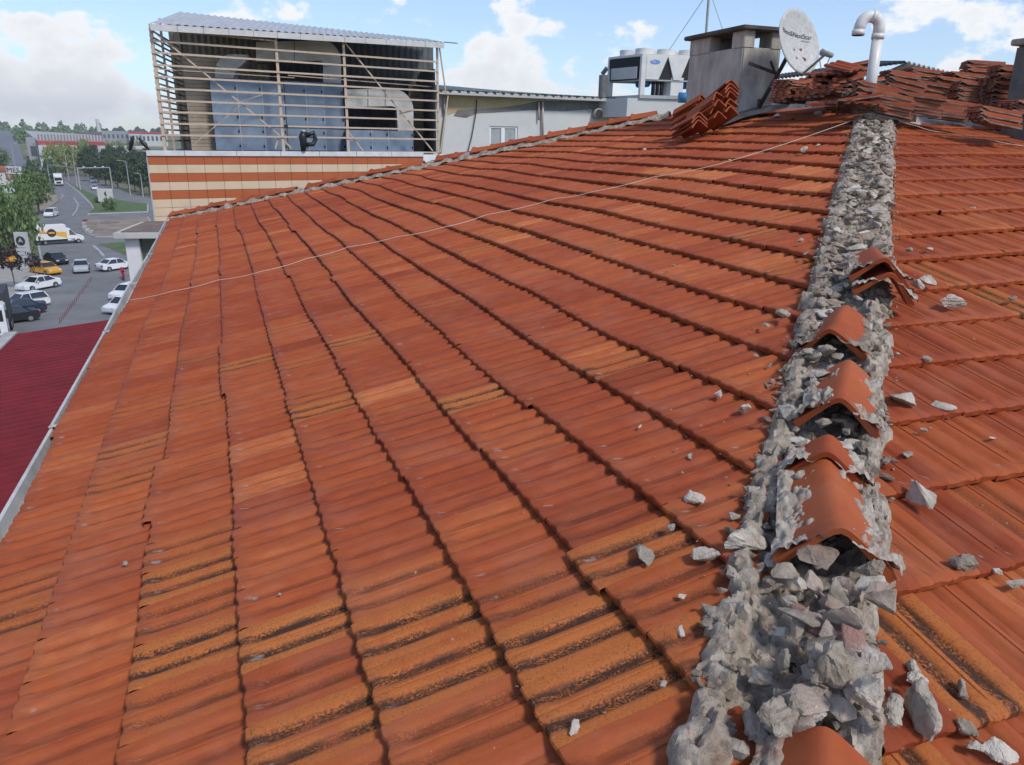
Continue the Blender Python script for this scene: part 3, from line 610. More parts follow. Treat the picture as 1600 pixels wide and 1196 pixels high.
LB = [(1433, 790, 48, 46, 'biggest mortar lump on the right slope'), (1475, 642, 48, 17, 'long smooth white mortar stick on the right slope'), (1487, 484, 42, 30, 'knobbly dark mortar lump high on the right slope'), (1449, 566, 22, 12, 'small wedge above the white stick'),
 (1417, 715, 18, 16, 'small square bit at a tile corner on the right slope'), (1503, 890, 40, 36, 'pale torn lump with a tail on the right slope'), (1425, 1052, 22, 26, 'small lump sitting on top of a white one by the right lip'), (1426, 1078, 46, 36, 'white lump by the right lip under a small one'),
 (1438, 1140, 46, 92, 'long curved mortar log at the bottom right of the hip'), (1505, 1143, 40, 30, 'smooth oval mortar lump in a stained trough'), (1526, 1176, 36, 20, 'half hidden lump at the bottom edge, right of the oval one'), (1562, 1184, 56, 36, 'large crumbling lump in the bottom right corner'),
 (1558, 896, 20, 12, 'small white chip right of the tailed lump'), (1585, 915, 36, 15, 'flat flaky piece near the right border'), (1470, 1110, 22, 14, 'small flat bit in the stained trough'), (1582, 471, 18, 12, 'white bit near the right border high up'), (1500, 1085, 20, 26, 'slim upright bit above the oval lump'),
 (1520, 327, 10, 6, 'small pale stone far up the right slope'), (1408, 637, 44, 40, 'angular lump fallen from the right lip beside the second hip tile'), (1447, 447, 24, 22, 'grey clod just right of the stacked hip tiles'), (1432, 452, 22, 20, 'grey clod touching the stacked hip tiles'), (1452, 392, 12, 8, 'white crumb right of the upper stacked hip tile'), (1421, 397, 14, 14, 'grey crumb pair at the right lip'), (1418, 1049, 10, 8, 'white crumb at the right lip'), (1404, 890, 30, 34, 'rounded lump at the right foot of the largest hip tile'), (1550, 686, 12, 6, 'thin chip on the right slope below the white stick'), (1442, 675, 14, 10, 'low chip left under the white stick')]
for i, (px, py, w, h, lab) in enumerate(LB): stone('mortar_lump', px, py, w, h, 'b', lab, 'mortar pieces scattered on the right slope', seed=300+i, rough=.085, cat='rubble')
# --- stones packed in the hip higher up, and crumbs too small to pick apart
rg = random.Random(5); n_ = 0
for i in range(270):
    s = .70+5.45*(i/270)**1.05+rg.uniform(-.03, .03); w = rg.uniform(-.125, .125); side = Vector((1, -1, 0)).normalized()
    p = pos_hip(s, -.19*abs(w)+(.02 if s > 1.6 else -.025))+side*w; q = proj(p)
    sz = rg.uniform(.06, .14) if s > 1.6 else rg.uniform(.05, .11); mm = rg.choice([CHUNK, CHUNK, CHUNK, SHARD, MORTAR, SHARD])
    o = link('rubble_stone', chunk_mesh('rubble_stone', sz, sz*rg.uniform(.6, .95), sz*rg.uniform(.3, .55), 700+i, 1, .12), mm); o.location = p+Vector((0, 0, rg.uniform(.0, .04)))
    o.rotation_euler = (rg.uniform(-.4, .4), rg.uniform(-.4, .4), rg.uniform(0, 6.28))
    zone = 'below the largest loose cap' if q[1] > 850 else 'among the loose caps' if q[1] > 460 else ('above the stacked caps' if q[1] > 300 else 'near its top')
    look = ('large ' if sz > .115 else 'medium ' if sz > .085 else 'small ')+('buff' if mm is SHARD else 'grey'); sd2 = 'left side' if w < -.045 else ('right side' if w > .045 else 'middle')
    tag(o, f'{look} stone, {sd2} of the hip channel '+zone, 'rubble', f'{look} stones, {sd2} of the hip channel '+zone)
VV = []; FF = []; crumbs = [chunk_mesh('crumb', 1, .8, .6, 900+i, 0, .05, 9) for i in range(8)]
crumb_d = [(np.array([v.co[:] for v in c.vertices]), [tuple(p.vertices) for p in c.polygons]) for c in crumbs]
for i in range(1500):
    s = .6+5.6*rg.random(); w = rg.gauss(0, .17 if i < 1000 else .34); sd_ = Vector((1, -1, 0)).normalized()
    if abs(w) > .9: continue
    p = pos_hip(s, -.19*abs(w)+(.015 if abs(w) < .2 else .0))+sd_*w; z = (rg.uniform(.012, .04) if abs(w) < .22 else rg.uniform(.005, .015))
    c, f = crumb_d[i % 8]; rot = np.array(Matrix.Rotation(rg.uniform(0, 6.28), 3, Vector((rg.random(), rg.random(), 1)))); k = sum(len(a) for a in VV)
    VV.append(c @ rot.T*z+np.array(p)); FF += [tuple(q+k for q in g) for g in f]
me = bpy.data.meshes.new('mortar_crumbs'); me.from_pydata(np.concatenate(VV).tolist(), [], FF); o = link('mortar_crumbs', me, CHUNK); tag(o, 'small grey mortar crumbs and grit strewn along the broken hip', 'grit', kind='stuff')
# --- builder's string lines
STR = mat('string_line', (.62, .55, .45), .8, .1, 30)
def string(name, pts, fn, label):
    P_ = [fn(px, py, up) for px, py, up in pts]; Q = []
    for a, c in zip(P_[:-1], P_[1:]):
        for t in np.linspace(0, 1, 7)[:-1]: Q.append(a.lerp(c, t)-Vector((0, 0, .012*math.sin(math.pi*t))))
    Q.append(P_[-1]); b = MB(); b.tube(Q, .003, 5); o = b.build(name, STR, smooth=True); return tag(o, label, 'string')
string('string_line', [(1328, 190, .07), (1130, 255, .035), (1020, 277, .03), (925, 300, .03), (870, 310, .03), (760, 336, .03), (690, 356, .03), (620, 370, .03), (545, 386, .03), (480, 404, .03), (410, 424, .03), (340, 438, .03), (270, 455, .03), (196, 470, .02)], on_a, 'long pale builder string stretched across the left slope')
string('string_line', [(1398, 184, .07), (1432, 197, .05), (1475, 207, .04), (1540, 217, .04), (1625, 231, .03)], on_b, 'short pale builder string crossing the top of the right slope')
# ================================================================== things on top of the roof
ZT = za(TOPY)
CONC = mat('chimney_render', (.47, .43, .37), .95, .25, 3.5, bump=.6, bscale=26, dirt=.85, dirtcol=(.14, .125, .11), stretch=(1.3, 1.3, .55))
DARKC = mat('chimney_slab_dark', (.10, .085, .075), .95, .3, 5, bump=.4)
LEAD = mat('lead_flashing', (.075, .072, .072), .6, .25, 6, bump=.5, bscale=12)
BLACK = mat('black_void', (.012, .011, .010), .9, .1, 5)
RUST = mat('rusty_steel', (.055, .035, .028), .85, .35, 20, bump=.3)
# --- chimney: rectangular shaft, pillars round the flue openings, slab
cx0, cx1, cy0, cy1 = 6.50, 7.10, 8.86, 10.11
zb, zm, zt_ = ZT-.25, CZ+1.20, CZ+1.40
chim = empty('chimney', (cx0+.3, cy0+.6, zb), label='weathered grey rendered chimney stack with two flue openings under a slab', cat='chimney')
def rel(o, root): o.parent = root; o.matrix_parent_inverse = Matrix.Translation(-Vector(root.location)); return o
b = MB(); b.box(cx0, cx1, cy0, cy1, zb, zm); rel(b.build('shaft', CONC, bevel=.015), chim)
pil = [(cx0, cx0+.17, cy0, cy0+.26), (cx1-.17, cx1, cy0, cy0+.26), (cx0, cx0+.17, cy1-.5, cy1), (cx1-.17, cx1, cy1-.5, cy1)]
for q in pil: b = MB(); b.box(*q, zm-.01, zt_); rel(b.build('pillar', CONC, bevel=.008), chim)
b = MB(); b.box(cx0-.07, cx1+.07, cy0-.07, cy1+.07, zt_-.005, zt_+.05); rel(b.build('cap_slab', DARKC, bevel=.012), chim)
b = MB(); b.box(cx0-.1, cx1+.06, cy0-.12, cy1+.08, zb, za(cx0)+.03); rel(b.build('flashing', LEAD, bevel=.02), chim)
b = MB(); b.add([tuple(on_a(px, py, u)) for px, py, u in [(1130, 196, .03), (1165, 183, .03), (1230, 168, .05), (1238, 160, .08), (1180, 168, .08), (1120, 186, .06)]], [(0, 1, 2, 3, 4, 5)]); rel(b.build('flashing', LEAD), chim)
# --- satellite dish bracketed to the chimney
DISH = mat('dish_painted_steel', (.50, .49, .46), .55, .12, 6, dirt=.5, dirtcol=(.33, .29, .25), stretch=(4, 4, .8))
dc = at_d(1243, 68, 10.9); aim = (Vector((.10, -1, .34))).normalized()
dish = empty('satellite_dish', (cx1-.1, cy0-.1, ZT+.1), label='dented grey satellite dish with rust holes bracketed to the chimney', cat='dish')
az_ = aim.to_track_quat('Z', 'Y').to_matrix().to_4x4()
aim = (right*.52-fwd_h*.80+zup*.30).normalized(); az_ = aim.to_track_quat('Z', 'Y').to_matrix().to_4x4()
b = MB(); n = 40; rr = [0, .1, .2, .3, .36, .40, .405]; k = 0
for s_ in (0, 1):
    for r_ in rr:
        for i in range(n):
            t = 2*math.pi*i/n; zz = .42*r_*r_-(.006 if s_ else 0)+(.012 if r_ > .402 else 0)*(-1); b.v.append((r_*math.cos(t)*.92, r_*math.sin(t)*1.0, zz))
m_ = len(rr)
for s_ in (0, 1):
    for j in range(m_-1):
        for i in range(n):
            a = s_*m_*n+j*n+i; c = s_*m_*n+j*n+(i+1) % n; b.f.append((a, c, c+n, a+n) if s_ == 0 else (a, a+n, c+n, c))
o = b.build('reflector', DISH, smooth=True, fix=False); o.matrix_world = Matrix.Translation(dc) @ az_; mw = o.matrix_world.copy(); rel(o, dish)
def on_dish(pts, name, m_, lift=.004):           # flat marks on the dish face, given in dish coordinates
    b = MB(); b.add([tuple(mw @ Vector((x, y, .42*((x/.92)**2+y*y)+lift))) for x, y in pts], [tuple(range(len(pts)))]); return rel(b.build(name, m_), dish)
INK = mat('dish_lettering_ink', (.02, .022, .03), .6, .1, 5)
def text_obj(name, body, size, M4, m_, root, sx=1.0, align='CENTER', ext=.0):
    cu_ = bpy.data.curves.new(name, 'FONT'); cu_.body = body; cu_.size = size; cu_.align_x = align; cu_.align_y = 'CENTER'; cu_.extrude = ext
    to = bpy.data.objects.new(name+'_tmp', cu_); COL.objects.link(to); dg = bpy.context.evaluated_depsgraph_get(); dg.update()
    me = bpy.data.meshes.new_from_object(to.evaluated_get(dg)); bpy.data.objects.remove(to); me.transform(Matrix.Diagonal((sx, 1, 1, 1)));
    o = link(name, me, m_); me.materials.clear(); me.materials.append(m_); o.matrix_world = M4; return rel(o, root) if root is not None else o
def dish_text(name, body, size, x, y, rot=0):
    o = text_obj(name, body, size, Matrix.Identity(4), INK, None); me = o.data
    c, s_ = math.cos(rot), math.sin(rot)
    for v in me.vertices:
        X, Y = v.co.x*c-v.co.y*s_+x, v.co.x*s_+v.co.y*c+y; v.co = mw @ Vector((X, Y, .42*((X/.92)**2+Y*Y)+.005))
    rel(o, dish); return o
dish_text('lettering', 'Next&NextStar', .086, .0, .10, -.10); dish_text('lettering', 'next.com', .036, .17, .03, -.10)
RSP = mat('rust_spot', (.20, .075, .03), .9, .4, 40)
for i, (x, y, r_) in enumerate([(.08, -.08, .028), (.10, -.20, .034), (-.04, -.19, .018), (-.05, -.08, .016)]):
    on_dish([(x+r_*math.cos(t)*(.7+.5*math.sin(t*3+i)), y+1.2*r_*math.sin(t)*(.8+.3*math.cos(t*2+i))) for t in np.linspace(0, 6.2, 10)], 'rust_spot', RSP)
tip = at_d(1291, 84, 10.6); bot = Vector(mw @ Vector((0, -.39, .07)))
GREY = mat('galvanised_grey', (.33, .33, .33), .5, .15, 10)
b = MB(); b.tube([bot, bot.lerp(tip, .6), tip], .016, 8); rel(b.build('feed_arm', GREY, smooth=True), dish)
b = MB(); dd = (dc-tip).normalized(); b.tube([tip-dd*.09, tip-dd*.02, tip, tip+dd*.07, tip+dd*.075], [.03, .034, .03, .042, .036], 12); rel(b.build('feed_horn', mat('lnb_plastic', (.30, .29, .27), .6, .1, 8), smooth=True), dish)
cab = [tip-dd*.07, tip+Vector((.02, 0, -.16)), tip+Vector((-.05, 0, -.17)), bot.lerp(tip, .7)]; b = MB(); b.tube(cab, .006, 6); rel(b.build('cable', GREY), dish)
bk = Vector(mw @ Vector((0, 0, -.03))); foot = Vector((cx0-.02, cy0+.0, CZ+.45)); p_ = at_d(1186, 168, 10.85); q_ = at_d(1222, 104, 10.85)
b = MB(); b.tube([p_, q_, bk], .026, 8); rel(b.build('mast', RUST, smooth=True), dish)
b = MB(); b.bar(at_d(1170, 99, 10.75), at_d(1213, 115, 10.85), .035, .035); b.bar(at_d(1204, 96, 10.8), at_d(1210, 112, 10.85), .022, .022); rel(b.build('bracket', RUST), dish)
b = MB(); b.bar(p_+Vector((0, 0, -.1)), p_+Vector((0, 0, .1)), .06, .02); rel(b.build('bracket', RUST), dish)
# --- white vent pipe with a swan neck
PVC = mat('white_pvc', (.70, .69, .66), .4, .06, 5, dirt=.25, dirtcol=(.45, .42, .38))
vp0 = at_d(1363, 116, 9.3); k_ = 9.3/F_PX*1.02
vent = empty('vent_pipe', vp0-Vector((0, 0, .4)), label='white plastic vent pipe with a bent swan neck on the ridge', cat='pipe')
lf = -right
b = MB(); b.tube([vp0-Vector((0, 0, .4)), vp0+Vector((0, 0, .36))], .055, 18); rel(b.build('pipe', PVC, smooth=True), vent)
c0 = vp0+Vector((0, 0, .34)); arc = [c0+Vector((0, 0, .0))]+[c0+lf*(.10-.10*math.cos(t))+Vector((0, 0, .10+.11*math.sin(t))) for t in np.linspace(0, math.pi*.93, 12)]
arc.append(arc[-1]+Vector((0, 0, -.07))+lf*.01)
b = MB(); b.tube(arc, .057, 18); rel(b.build('swan_neck', PVC, smooth=True), vent)
for q, d_ in ((c0+Vector((0, 0, .02)), Vector((0, 0, 1))), (arc[6], (arc[7]-arc[5]).normalized()), (arc[-1], Vector((0, 0, 1)))):
    b = MB(); b.tube([q-d_*.025, q+d_*.025], .063, 18); rel(b.build('collar', PVC, smooth=True), vent)
b = MB(); b.tube([arc[-1]-Vector((0, 0, .03)), arc[-1]-Vector((0, 0, .027))], .058, 16); rel(b.build('mouth', BLACK), vent)
# --- stacks of spare tiles on the ridge: every tile is a thing of its own
DUSTY = mat('weathered_clay_edge', (.23, .16, .125), .95, .4, 14, dirt=.5, dirtcol=(.09, .07, .06))
def solid_tile_mesh(seed):
    V, Fs, uv = TP_LO; V = V.copy(); n = len(UPL); Vb = V.copy(); Vb[:, 2] -= .013; Vb[:n, 2] = V[:n, 2]-.002; V[:n, 2] += .012
    vs_ = np.concatenate([V, Vb]); k = len(V); fs = list(Fs)+[tuple(i+k for i in f[::-1]) for f in Fs]; m_ = len(VPL)
    for j in range(m_-1): fs += [(j*n, (j+1)*n, (j+1)*n+k, j*n+k), (j*n+n-1, j*n+n-1+k, (j+1)*n+n-1+k, (j+1)*n+n-1)]
    for i in range(n-1): e = (m_-1)*n+i; fs += [(e, e+1, e+1+k, e+k), (i+1, i, i+k, i+1+k)]
    vs_ = vs_-np.array([TW/2, .18, 0]); me = bpy.data.meshes.new('spare_tile'); me.from_pydata(vs_.tolist(), [], fs); r2 = np.random.default_rng(seed)
    old = r2.random() < .25
    tint = [r2.uniform(.06, .46), r2.uniform(.1, .3) if not old else r2.uniform(.5, .9), r2.random()]
    finish(me, np.concatenate([uv, uv]), np.repeat([tint], len(vs_), 0), None)
    me.materials.append(DUSTY); nf0 = 2*len(Fs)
    for i, p_ in enumerate(me.polygons):
        if nf0 <= i < nf0+2*(m_-1) or len(Fs) <= i < nf0: p_.material_index = 1
    bm = bmesh.new(); bm.from_mesh(me); bmesh.ops.recalc_face_normals(bm, faces=bm.faces); bm.to_mesh(me); bm.free(); me.set_sharp_from_angle(angle=R(35)); return me
ST_M = [solid_tile_mesh(40+i) for i in range(14)]
# underside and sides of the spare tiles are dusty grey: the same clay with cement dust
def stack(px, py, dist, n, yaw, where, tiltx=0.0, tilty=0.0, spread=.012, pitch=.027, pile=False):
    base = at_d(px, py, dist); rg_ = random.Random(px*13+py)
    for i in range(n):
        o = link('spare_tile', ST_M[rg_.randrange(len(ST_M))]); z = i*pitch
        o.rotation_euler = (tiltx+rg_.gauss(0, .015 if not pile else .16), tilty+rg_.gauss(0, .015 if not pile else .18), yaw+rg_.gauss(0, .05 if not pile else .5))
        o.location = base+Vector((rg_.gauss(0, spread), rg_.gauss(0, spread), z+.02))
        lv = 'bottom' if i == 0 else ('topmost' if i == n-1 else None)
        if lv: tag(o, f'{lv} spare clay tile of the {where}', 'roof tile', 'spare roof tiles stacked on the ridge')
        else: tag(o, f'spare clay tile within the {where}', 'roof tile', 'spare roof tiles within the '+where)
        if n == 1: o['label'] = f'single spare clay tile {where}'
YS = -2.35                     # ends face front right
stack(1386, 178, 8.75, 7, YS, 'front stack just right of the hip top', tilty=.0, tiltx=-.20)
stack(1432, 179, 8.9, 7, YS, 'second front stack right of the hip top', tiltx=-.16)
stack(1472, 185, 8.95, 5, YS, 'low third stack on the cement strip', tiltx=-.12)
stack(1548, 194, 8.6, 5, YS+.5, 'stack lying along the cement strip', tiltx=-.14)
stack(1492, 172, 9.5, 3, YS+.45, 'low stack half hidden between two front stacks', tiltx=-.1)
stack(1512, 158, 10.2, 7, YS+.5, 'broad stack behind the stack on the strip', tiltx=-.06)
stack(1545, 160, 10.3, 9, YS+.55, 'dark stack at the left foot of the tallest stack', tiltx=-.04)
stack(1566, 166, 10.2, 15, YS+.4, 'tallest stack near the right border', tiltx=-.05, spread=.02)
stack(1402, 128, 10.6, 4, YS+.5, 'stack behind the vent pipe', tiltx=-.12)
stack(1438, 124, 10.9, 4, YS+.5, 'far stack right of the vent pipe', tiltx=-.1)
stack(1410, 150, 10.0, 6, YS+.1, 'middle stack behind the front pair', tiltx=-.24)
stack(1452, 150, 10.2, 5, YS+.2, 'middle stack above the third one', tiltx=-.2)
stack(1598, 178, 8.9, 4, YS+.5, 'stack cut by the right border', tiltx=-.1)
stack(1362, 158, 8.9, 6, YS+.2, 'stack in front of the vent pipe', tiltx=-.2)
stack(1340, 168, 8.7, 3, YS-.5, 'short stack left of the front stack', pile=True, spread=.04)
stack(1229, 160, 9.9, 9, -1.25, 'dark stack against the chimney side', tiltx=0, spread=.006)
stack(1262, 156, 9.8, 5, -1.2, 'flat stack right of the dark chimney stack', tiltx=.03, spread=.03)
stack(1292, 152, 9.7, 5, -1.1, 'flat stack below the slipping heap', tiltx=.03, spread=.03)
stack(1262, 136, 10.4, 4, -1.0, 'slipping heap beside the dish', pile=True, spread=.06, pitch=.03, tiltx=.15)
stack(1290, 132, 10.2, 5, -.9, 'slipping heap left of the vent pipe', pile=True, spread=.07, pitch=.03, tiltx=.25)
stack(1318, 128, 10.0, 6, -1.2, 'slipping heap by the vent pipe foot', pile=True, spread=.07, pitch=.03, tiltx=.25)
stack(1338, 146, 9.5, 4, -1.6, 'broken pile at the hip top', pile=True, spread=.06, pitch=.03, tiltx=.1)
stack(1306, 168, 8.9, 2, -1.9, 'pair of tipped tiles at the hip top', pile=True, spread=.05, pitch=.03)
stack(1500, 138, 10.6, 6, YS+.6, 'stack rising behind the broad one', tiltx=-.08)
stack(1526, 132, 10.8, 9, YS+.3, 'stack left of the tallest one', tiltx=-.05)
stack(1478, 146, 10.5, 6, YS+.3, 'far middle stack right of the pipe', tiltx=-.14)
stack(1252, 146, 10.1, 5, -.8, 'heap wedged between dish and dark stack', pile=True, spread=.05, tiltx=.2)
stack(1328, 118, 10.3, 4, -1.3, 'heap top beside the vent pipe', pile=True, spread=.05, tiltx=.3)
for i, (px, py, w, h, lab) in enumerate([(1303, 168, 40, 36, 'big cement lump at the very top of the hip, left one'), (1334, 165, 34, 34, 'big cement lump at the very top of the hip, right one'), (1350, 182, 44, 16, 'flat slanted slab below the two big cement lumps'), (1362, 174, 22, 12, 'small clod right of the cement lumps')]):
    stone('mortar_lump', px, py, w, h, 'a', lab, None, seed=500+i, rough=.13, cat='rubble')
# --- heap of used ridge tiles leaning on the chimney
HT = [ridge_tile_mesh('ridge_tile', .40, .125, .115, .085, .014, False) for _ in range(6)]
for m_ in HT:
    t = (RNG.uniform(.05, .32), .35, RNG.random(), 1)
    for q in m_.color_attributes['tint'].data: q.color = t
def ridge_heap(px, py, dist, n, where, slope=-.42, yw=0.0):
    p0 = at_d(px, py, dist); rg_ = random.Random(px); ax = (-right*.58+fwd_h*.81); yaw = math.atan2(-ax.x, ax.y)+yw
    for i in range(n):
        o = link('ridge_tile', HT[rg_.randrange(6)]); o.location = p0+Vector((rg_.gauss(0, .012), rg_.gauss(0, .012), i*.043))+ax*rg_.gauss(0, .03); o.rotation_euler = (slope+rg_.gauss(0, .03), rg_.gauss(0, .06), yaw+rg_.gauss(0, .06))
        lv = 'bottom' if i == 0 else ('topmost' if i == n-1 else None)
        tag(o, (f'{lv} used ridge tile of the {where}' if lv else f'used ridge tile inside the {where}'), 'ridge tile', 'used ridge tiles heaped by the chimney' if lv else 'used ridge tiles inside the '+where)
ridge_heap(1140, 176, 9.95, 8, 'nested heap touching the chimney', -.50)
ridge_heap(1118, 184, 9.8, 6, 'nested heap left of the tallest one', -.46, .1)
ridge_heap(1092, 198, 9.6, 3, 'low nested heap nearest the camera', -.36, -.1)
ridge_heap(1098, 180, 10.3, 5, 'nested heap at the far hip end', -.42, .15)
# --- dark corrugated roof of the stair head behind, and the dark chimney at the right border
SHEET = mat('dark_corrugated_sheet', (.055, .053, .05), .7, .25, 4, bump=.2)
def corrugated(name, a, b_, c, d, n, depth, m, root=None):
    """sheet with ribs: a-b is one eave, d-c the other; ribs run from a-b to d-c"""
    a, b_, c, d = map(Vector, (a, b_, c, d)); nn = ((b_-a).cross(d-a)).normalized()
    if nn.z < 0: nn = -nn
    V = []; Fs = []; m4 = 4*n
    for i in range(m4+1):
        t = i/m4; off = depth*(0, 1, 1, 0)[i % 4]; V += [a.lerp(b_, t)+nn*off, d.lerp(c, t)+nn*off]
    for i in range(m4): Fs.append((2*i, 2*i+2, 2*i+3, 2*i+1))
    k = len(V); V += [v-nn*.012 for v in V[:k]]; Fs += [tuple(q+k for q in f[::-1]) for f in Fs]
    for i in range(m4): Fs += [(2*i, 2*i+k, 2*i+2+k, 2*i+2), (2*i+1, 2*i+3, 2*i+3+k, 2*i+1+k)]
    bb = MB(); bb.v = [tuple(v) for v in V]; bb.f = Fs; o = bb.build(name, m)
    return o
sh = empty('stair_head', at_d(1400, 140, 14), label='low stair head with a dark corrugated roof behind the tile stacks', cat='roof')
pk = at_d(1418, 98, 13.2); le = at_d(1212, 124, 14.6); re = at_d(1520, 124, 14.5); dp = Vector((1.2, 1.6, .02))
rel(corrugated('roof_sheet', le, pk, pk+dp*1.5+Vector((0, 0, .25)), le+dp*1.5+Vector((0, 0, .25)), 30, .03, SHEET), sh)
LSHEET = mat('pale_corrugated_sheet', (.55, .55, .54), .5, .2, 4)
rel(corrugated('roof_sheet', pk, re, re+dp*1.2, pk+dp*1.2, 14, .03, LSHEET), sh)
b = MB(); b.hexa([tuple(v) for v in (le-Vector((0, 0, .8)), re-Vector((0, 0, .8)), re+dp-Vector((0, 0, .8)), le+dp-Vector((0, 0, .8)), le-Vector((0, 0, .03)), re-Vector((0, 0, .03)), re+dp-Vector((0, 0, .03)), le+dp-Vector((0, 0, .03)))]); rel(b.build('wall', CONC), sh)
p = at_d(1611, 160, 9.6); b = MB(); b.box(p.x-.11, p.x+.35, p.y-.2, p.y+.2, ZT-.3, CZ+.98); ch2 = empty('chimney', (p.x, p.y, ZT-.3), label='dark grey chimney half cut by the right border', cat='chimney'); rel(b.build('shaft', mat('chimney_dark', (.16, .15, .14), .95, .2, 5, bump=.4), bevel=.02), ch2)
b = MB(); b.box(p.x-.15, p.x+.39, p.y-.24, p.y+.24, CZ+.98, CZ+1.04); rel(b.build('cap_slab', CONC, bevel=.01), ch2)
# ================================================================== neighbouring buildings
ZP = CZ-.55
TLc = at_d(228, 232, 30.0); TRc = at_d(690, 238, 33.4); TLc.z = TRc.z = ZP
ex = (TRc-TLc); WL = ex.length; ex.normalize(); en = Vector((ex.y, -ex.x, 0))          # en points towards the camera
r0_ = Vector((TLc.x, TLc.y, 0)).normalized(); ed = (r0_*math.cos(R(12))+Vector((r0_.y, -r0_.x, 0))*math.sin(R(12))).normalized()   # side walls run back along ed
def shift(w): return en*w if w > 0 else ed*(-w)
def L3(u, v, w=0.0): return TLc+ex*u+zup*v+shift(w)
def pl(px, py, w=0.0):            # pixel on the facade plane moved w metres towards the camera
    p = on_plane(px, py, TLc+shift(w), en); return p
def uv_of(p, w=0.0):
    q = p-TLc-shift(w); return q.dot(ex), q.z
def lbox(b, u0, u1, v0, v1, w0, w1):
    return b.hexa([L3(u0, v0, w1), L3(u1, v0, w1), L3(u1, v0, w0), L3(u0, v0, w0), L3(u0, v1, w1), L3(u1, v1, w1), L3(u1, v1, w0), L3(u0, v1, w0)])
CREAM = mat('cladding_cream', (.62, .47, .32), .55, .05, 2, dirt=.12, dirtcol=(.4, .32, .24)); ORANGE = mat('cladding_orange', (.42, .10, .028), .5, .06, 2, dirt=.12, dirtcol=(.2, .08, .04))
CAPM = mat('parapet_cap_grey', (.62, .62, .62), .5, .1, 3, dirt=.3, dirtcol=(.3, .29, .28)); JOINT = mat('joint_dark', (.05, .04, .035), .9, .1, 4)
bld = empty('striped_building', L3(0, -ZP, 0), label='building clad in cream panels with three orange stripes and a caged roof', cat='building')
DEP = 11.0; U1 = WL*.925
b = MB(); lbox(b, 0.02, U1, -ZP, -.02, -DEP, -.03); rel(b.build('wall', JOINT), bld)
ncol = 17; cw = U1/ncol; rh = .295
for r_ in range(34):
    v1 = -.15-r_*rh; v0 = v1-rh+.012
    if r_ > 11: break
    for c in range(ncol):
        u0 = c*cw+.006; u1_ = (c+1)*cw-.006
        b = MB(); lbox(b, u0, u1_, v0, v1, -.03, RNG.uniform(-.002, .003)); rel(b.build('cladding_panel', ORANGE if r_ in (0, 2, 4) else CREAM, bevel=0), bld)
b = MB(); lbox(b, 0.004, U1-.004, -ZP+.02, -.15-12*rh, -.03, -.002); rel(b.build('lower_cladding', CREAM), bld)
b = MB(); lbox(b, -.03, -.002+.02, -ZP, -.16, -DEP, .0); rel(b.build('side_cladding', mat('side_grey', (.42, .42, .43), .6, .1, 1.5)), bld)
pcs = [0, 1.22, 3.0, 4.6, 6.1, 7.6, 9.1, U1]
for a, c in zip(pcs[:-1], pcs[1:]):
    b = MB(); lbox(b, a-.02 if a == 0 else a+.006, c-.006, -.15, 0.03, -.30, .05); rel(b.build('parapet_cap', CAPM, bevel=.008), bld)
b = MB(); lbox(b, U1, WL+.6, -.55, -.06, -.4, -.05); rel(b.build('parapet_white', mat('white_parapet', (.68, .68, .68), .7, .06, 2)), bld)
b = MB(); lbox(b, 0, WL, -.3, -.13, -DEP, -.3); rel(b.build('roof_deck', mat('roof_deck_grey', (.25, .24, .23), .9, .15, 2)), bld)
# --- plant cage on top
CG = mat('cage_beige_paint', (.50, .385, .285), .5, .08, 6); FASC = mat('fascia_pale', (.55, .54, .52), .5, .08, 4, dirt=.3, dirtcol=(.35, .33, .3)); ZINC = mat('zinc_sheet', (.42, .43, .44), .45, .12, 2, dirt=.3, dirtcol=(.28, .28, .28))
cage = empty('plant_cage', L3(0.3, 0, -.1), label='beige steel rooftop cage with horizontal bars and a corrugated lean-to roof', cat='cage')
W0 = -.12
def uvp(px, py, w=W0): return uv_of(pl(px, py, w), w)
posts = [(240, 38, 253, 232), (432, 58, 442, 234), (535, 63, 546, 237), (682, 72, 686, 238)]
pu = []
for (xa, ya, xb, yb) in posts:
    ut, vt = uvp(xa, ya); ub, vb = uvp(xb, yb); u = (ut+ub)/2; pu.append((u, vt)); b = MB(); lbox(b, u-.05, u+.05, 0.0, vt, W0-.05, W0+.05); rel(b.build('post', CG), cage)
DCG = 5.2                                     # depth of the cage
barv = []
for yl in (65, 83, 102, 120, 138.5, 157, 175, 193, 211):
    _, v = uvp(246, yl); barv.append(v)
    b = MB(); b.bar(L3(pu[0][0]-.06, v, W0+.075), L3(pu[-1][0]+.02, v, W0+.075), .035, .062); rel(b.build('bar', CG), cage)
_, vtop = uvp(246, 47); b = MB(); b.bar(L3(pu[0][0], vtop, W0+.06), L3(pu[1][0], vtop-.05, W0+.06), .03, .06); rel(b.build('bar', CG), cage)
for v in [vtop]+barv:                         # left side louvre bars
    for dv_ in (0, .2):
        b = MB(); b.bar(L3(pu[0][0]-.05, v-dv_, W0+.05), L3(pu[0][0]-.05, v-dv_, W0-DCG), .03, .06); rel(b.build('side_bar', CG), cage)
for dd_ in (1.7, 3.4, DCG):
    b = MB(); b.bar(L3(pu[0][0], 0, W0-dd_), L3(pu[0][0], pu[0][1]+.4, W0-dd_), .08, .08); rel(b.build('post', CG), cage)
for (p1, p2) in (((241, 50), (437, 212)), ((538, 66), (676, 236)), ((545, 207), (567, 236)), ((438, 214), (455, 232)), ((686, 70), (697, 148)), ((700, 150), (688, 238)), ((436, 212), (430, 232))):
    a = pl(*p1, W0-.04); c = pl(*p2, W0-.04); b = MB(); b.bar(a, c, .05, .05); rel(b.build('brace', CG), cage)
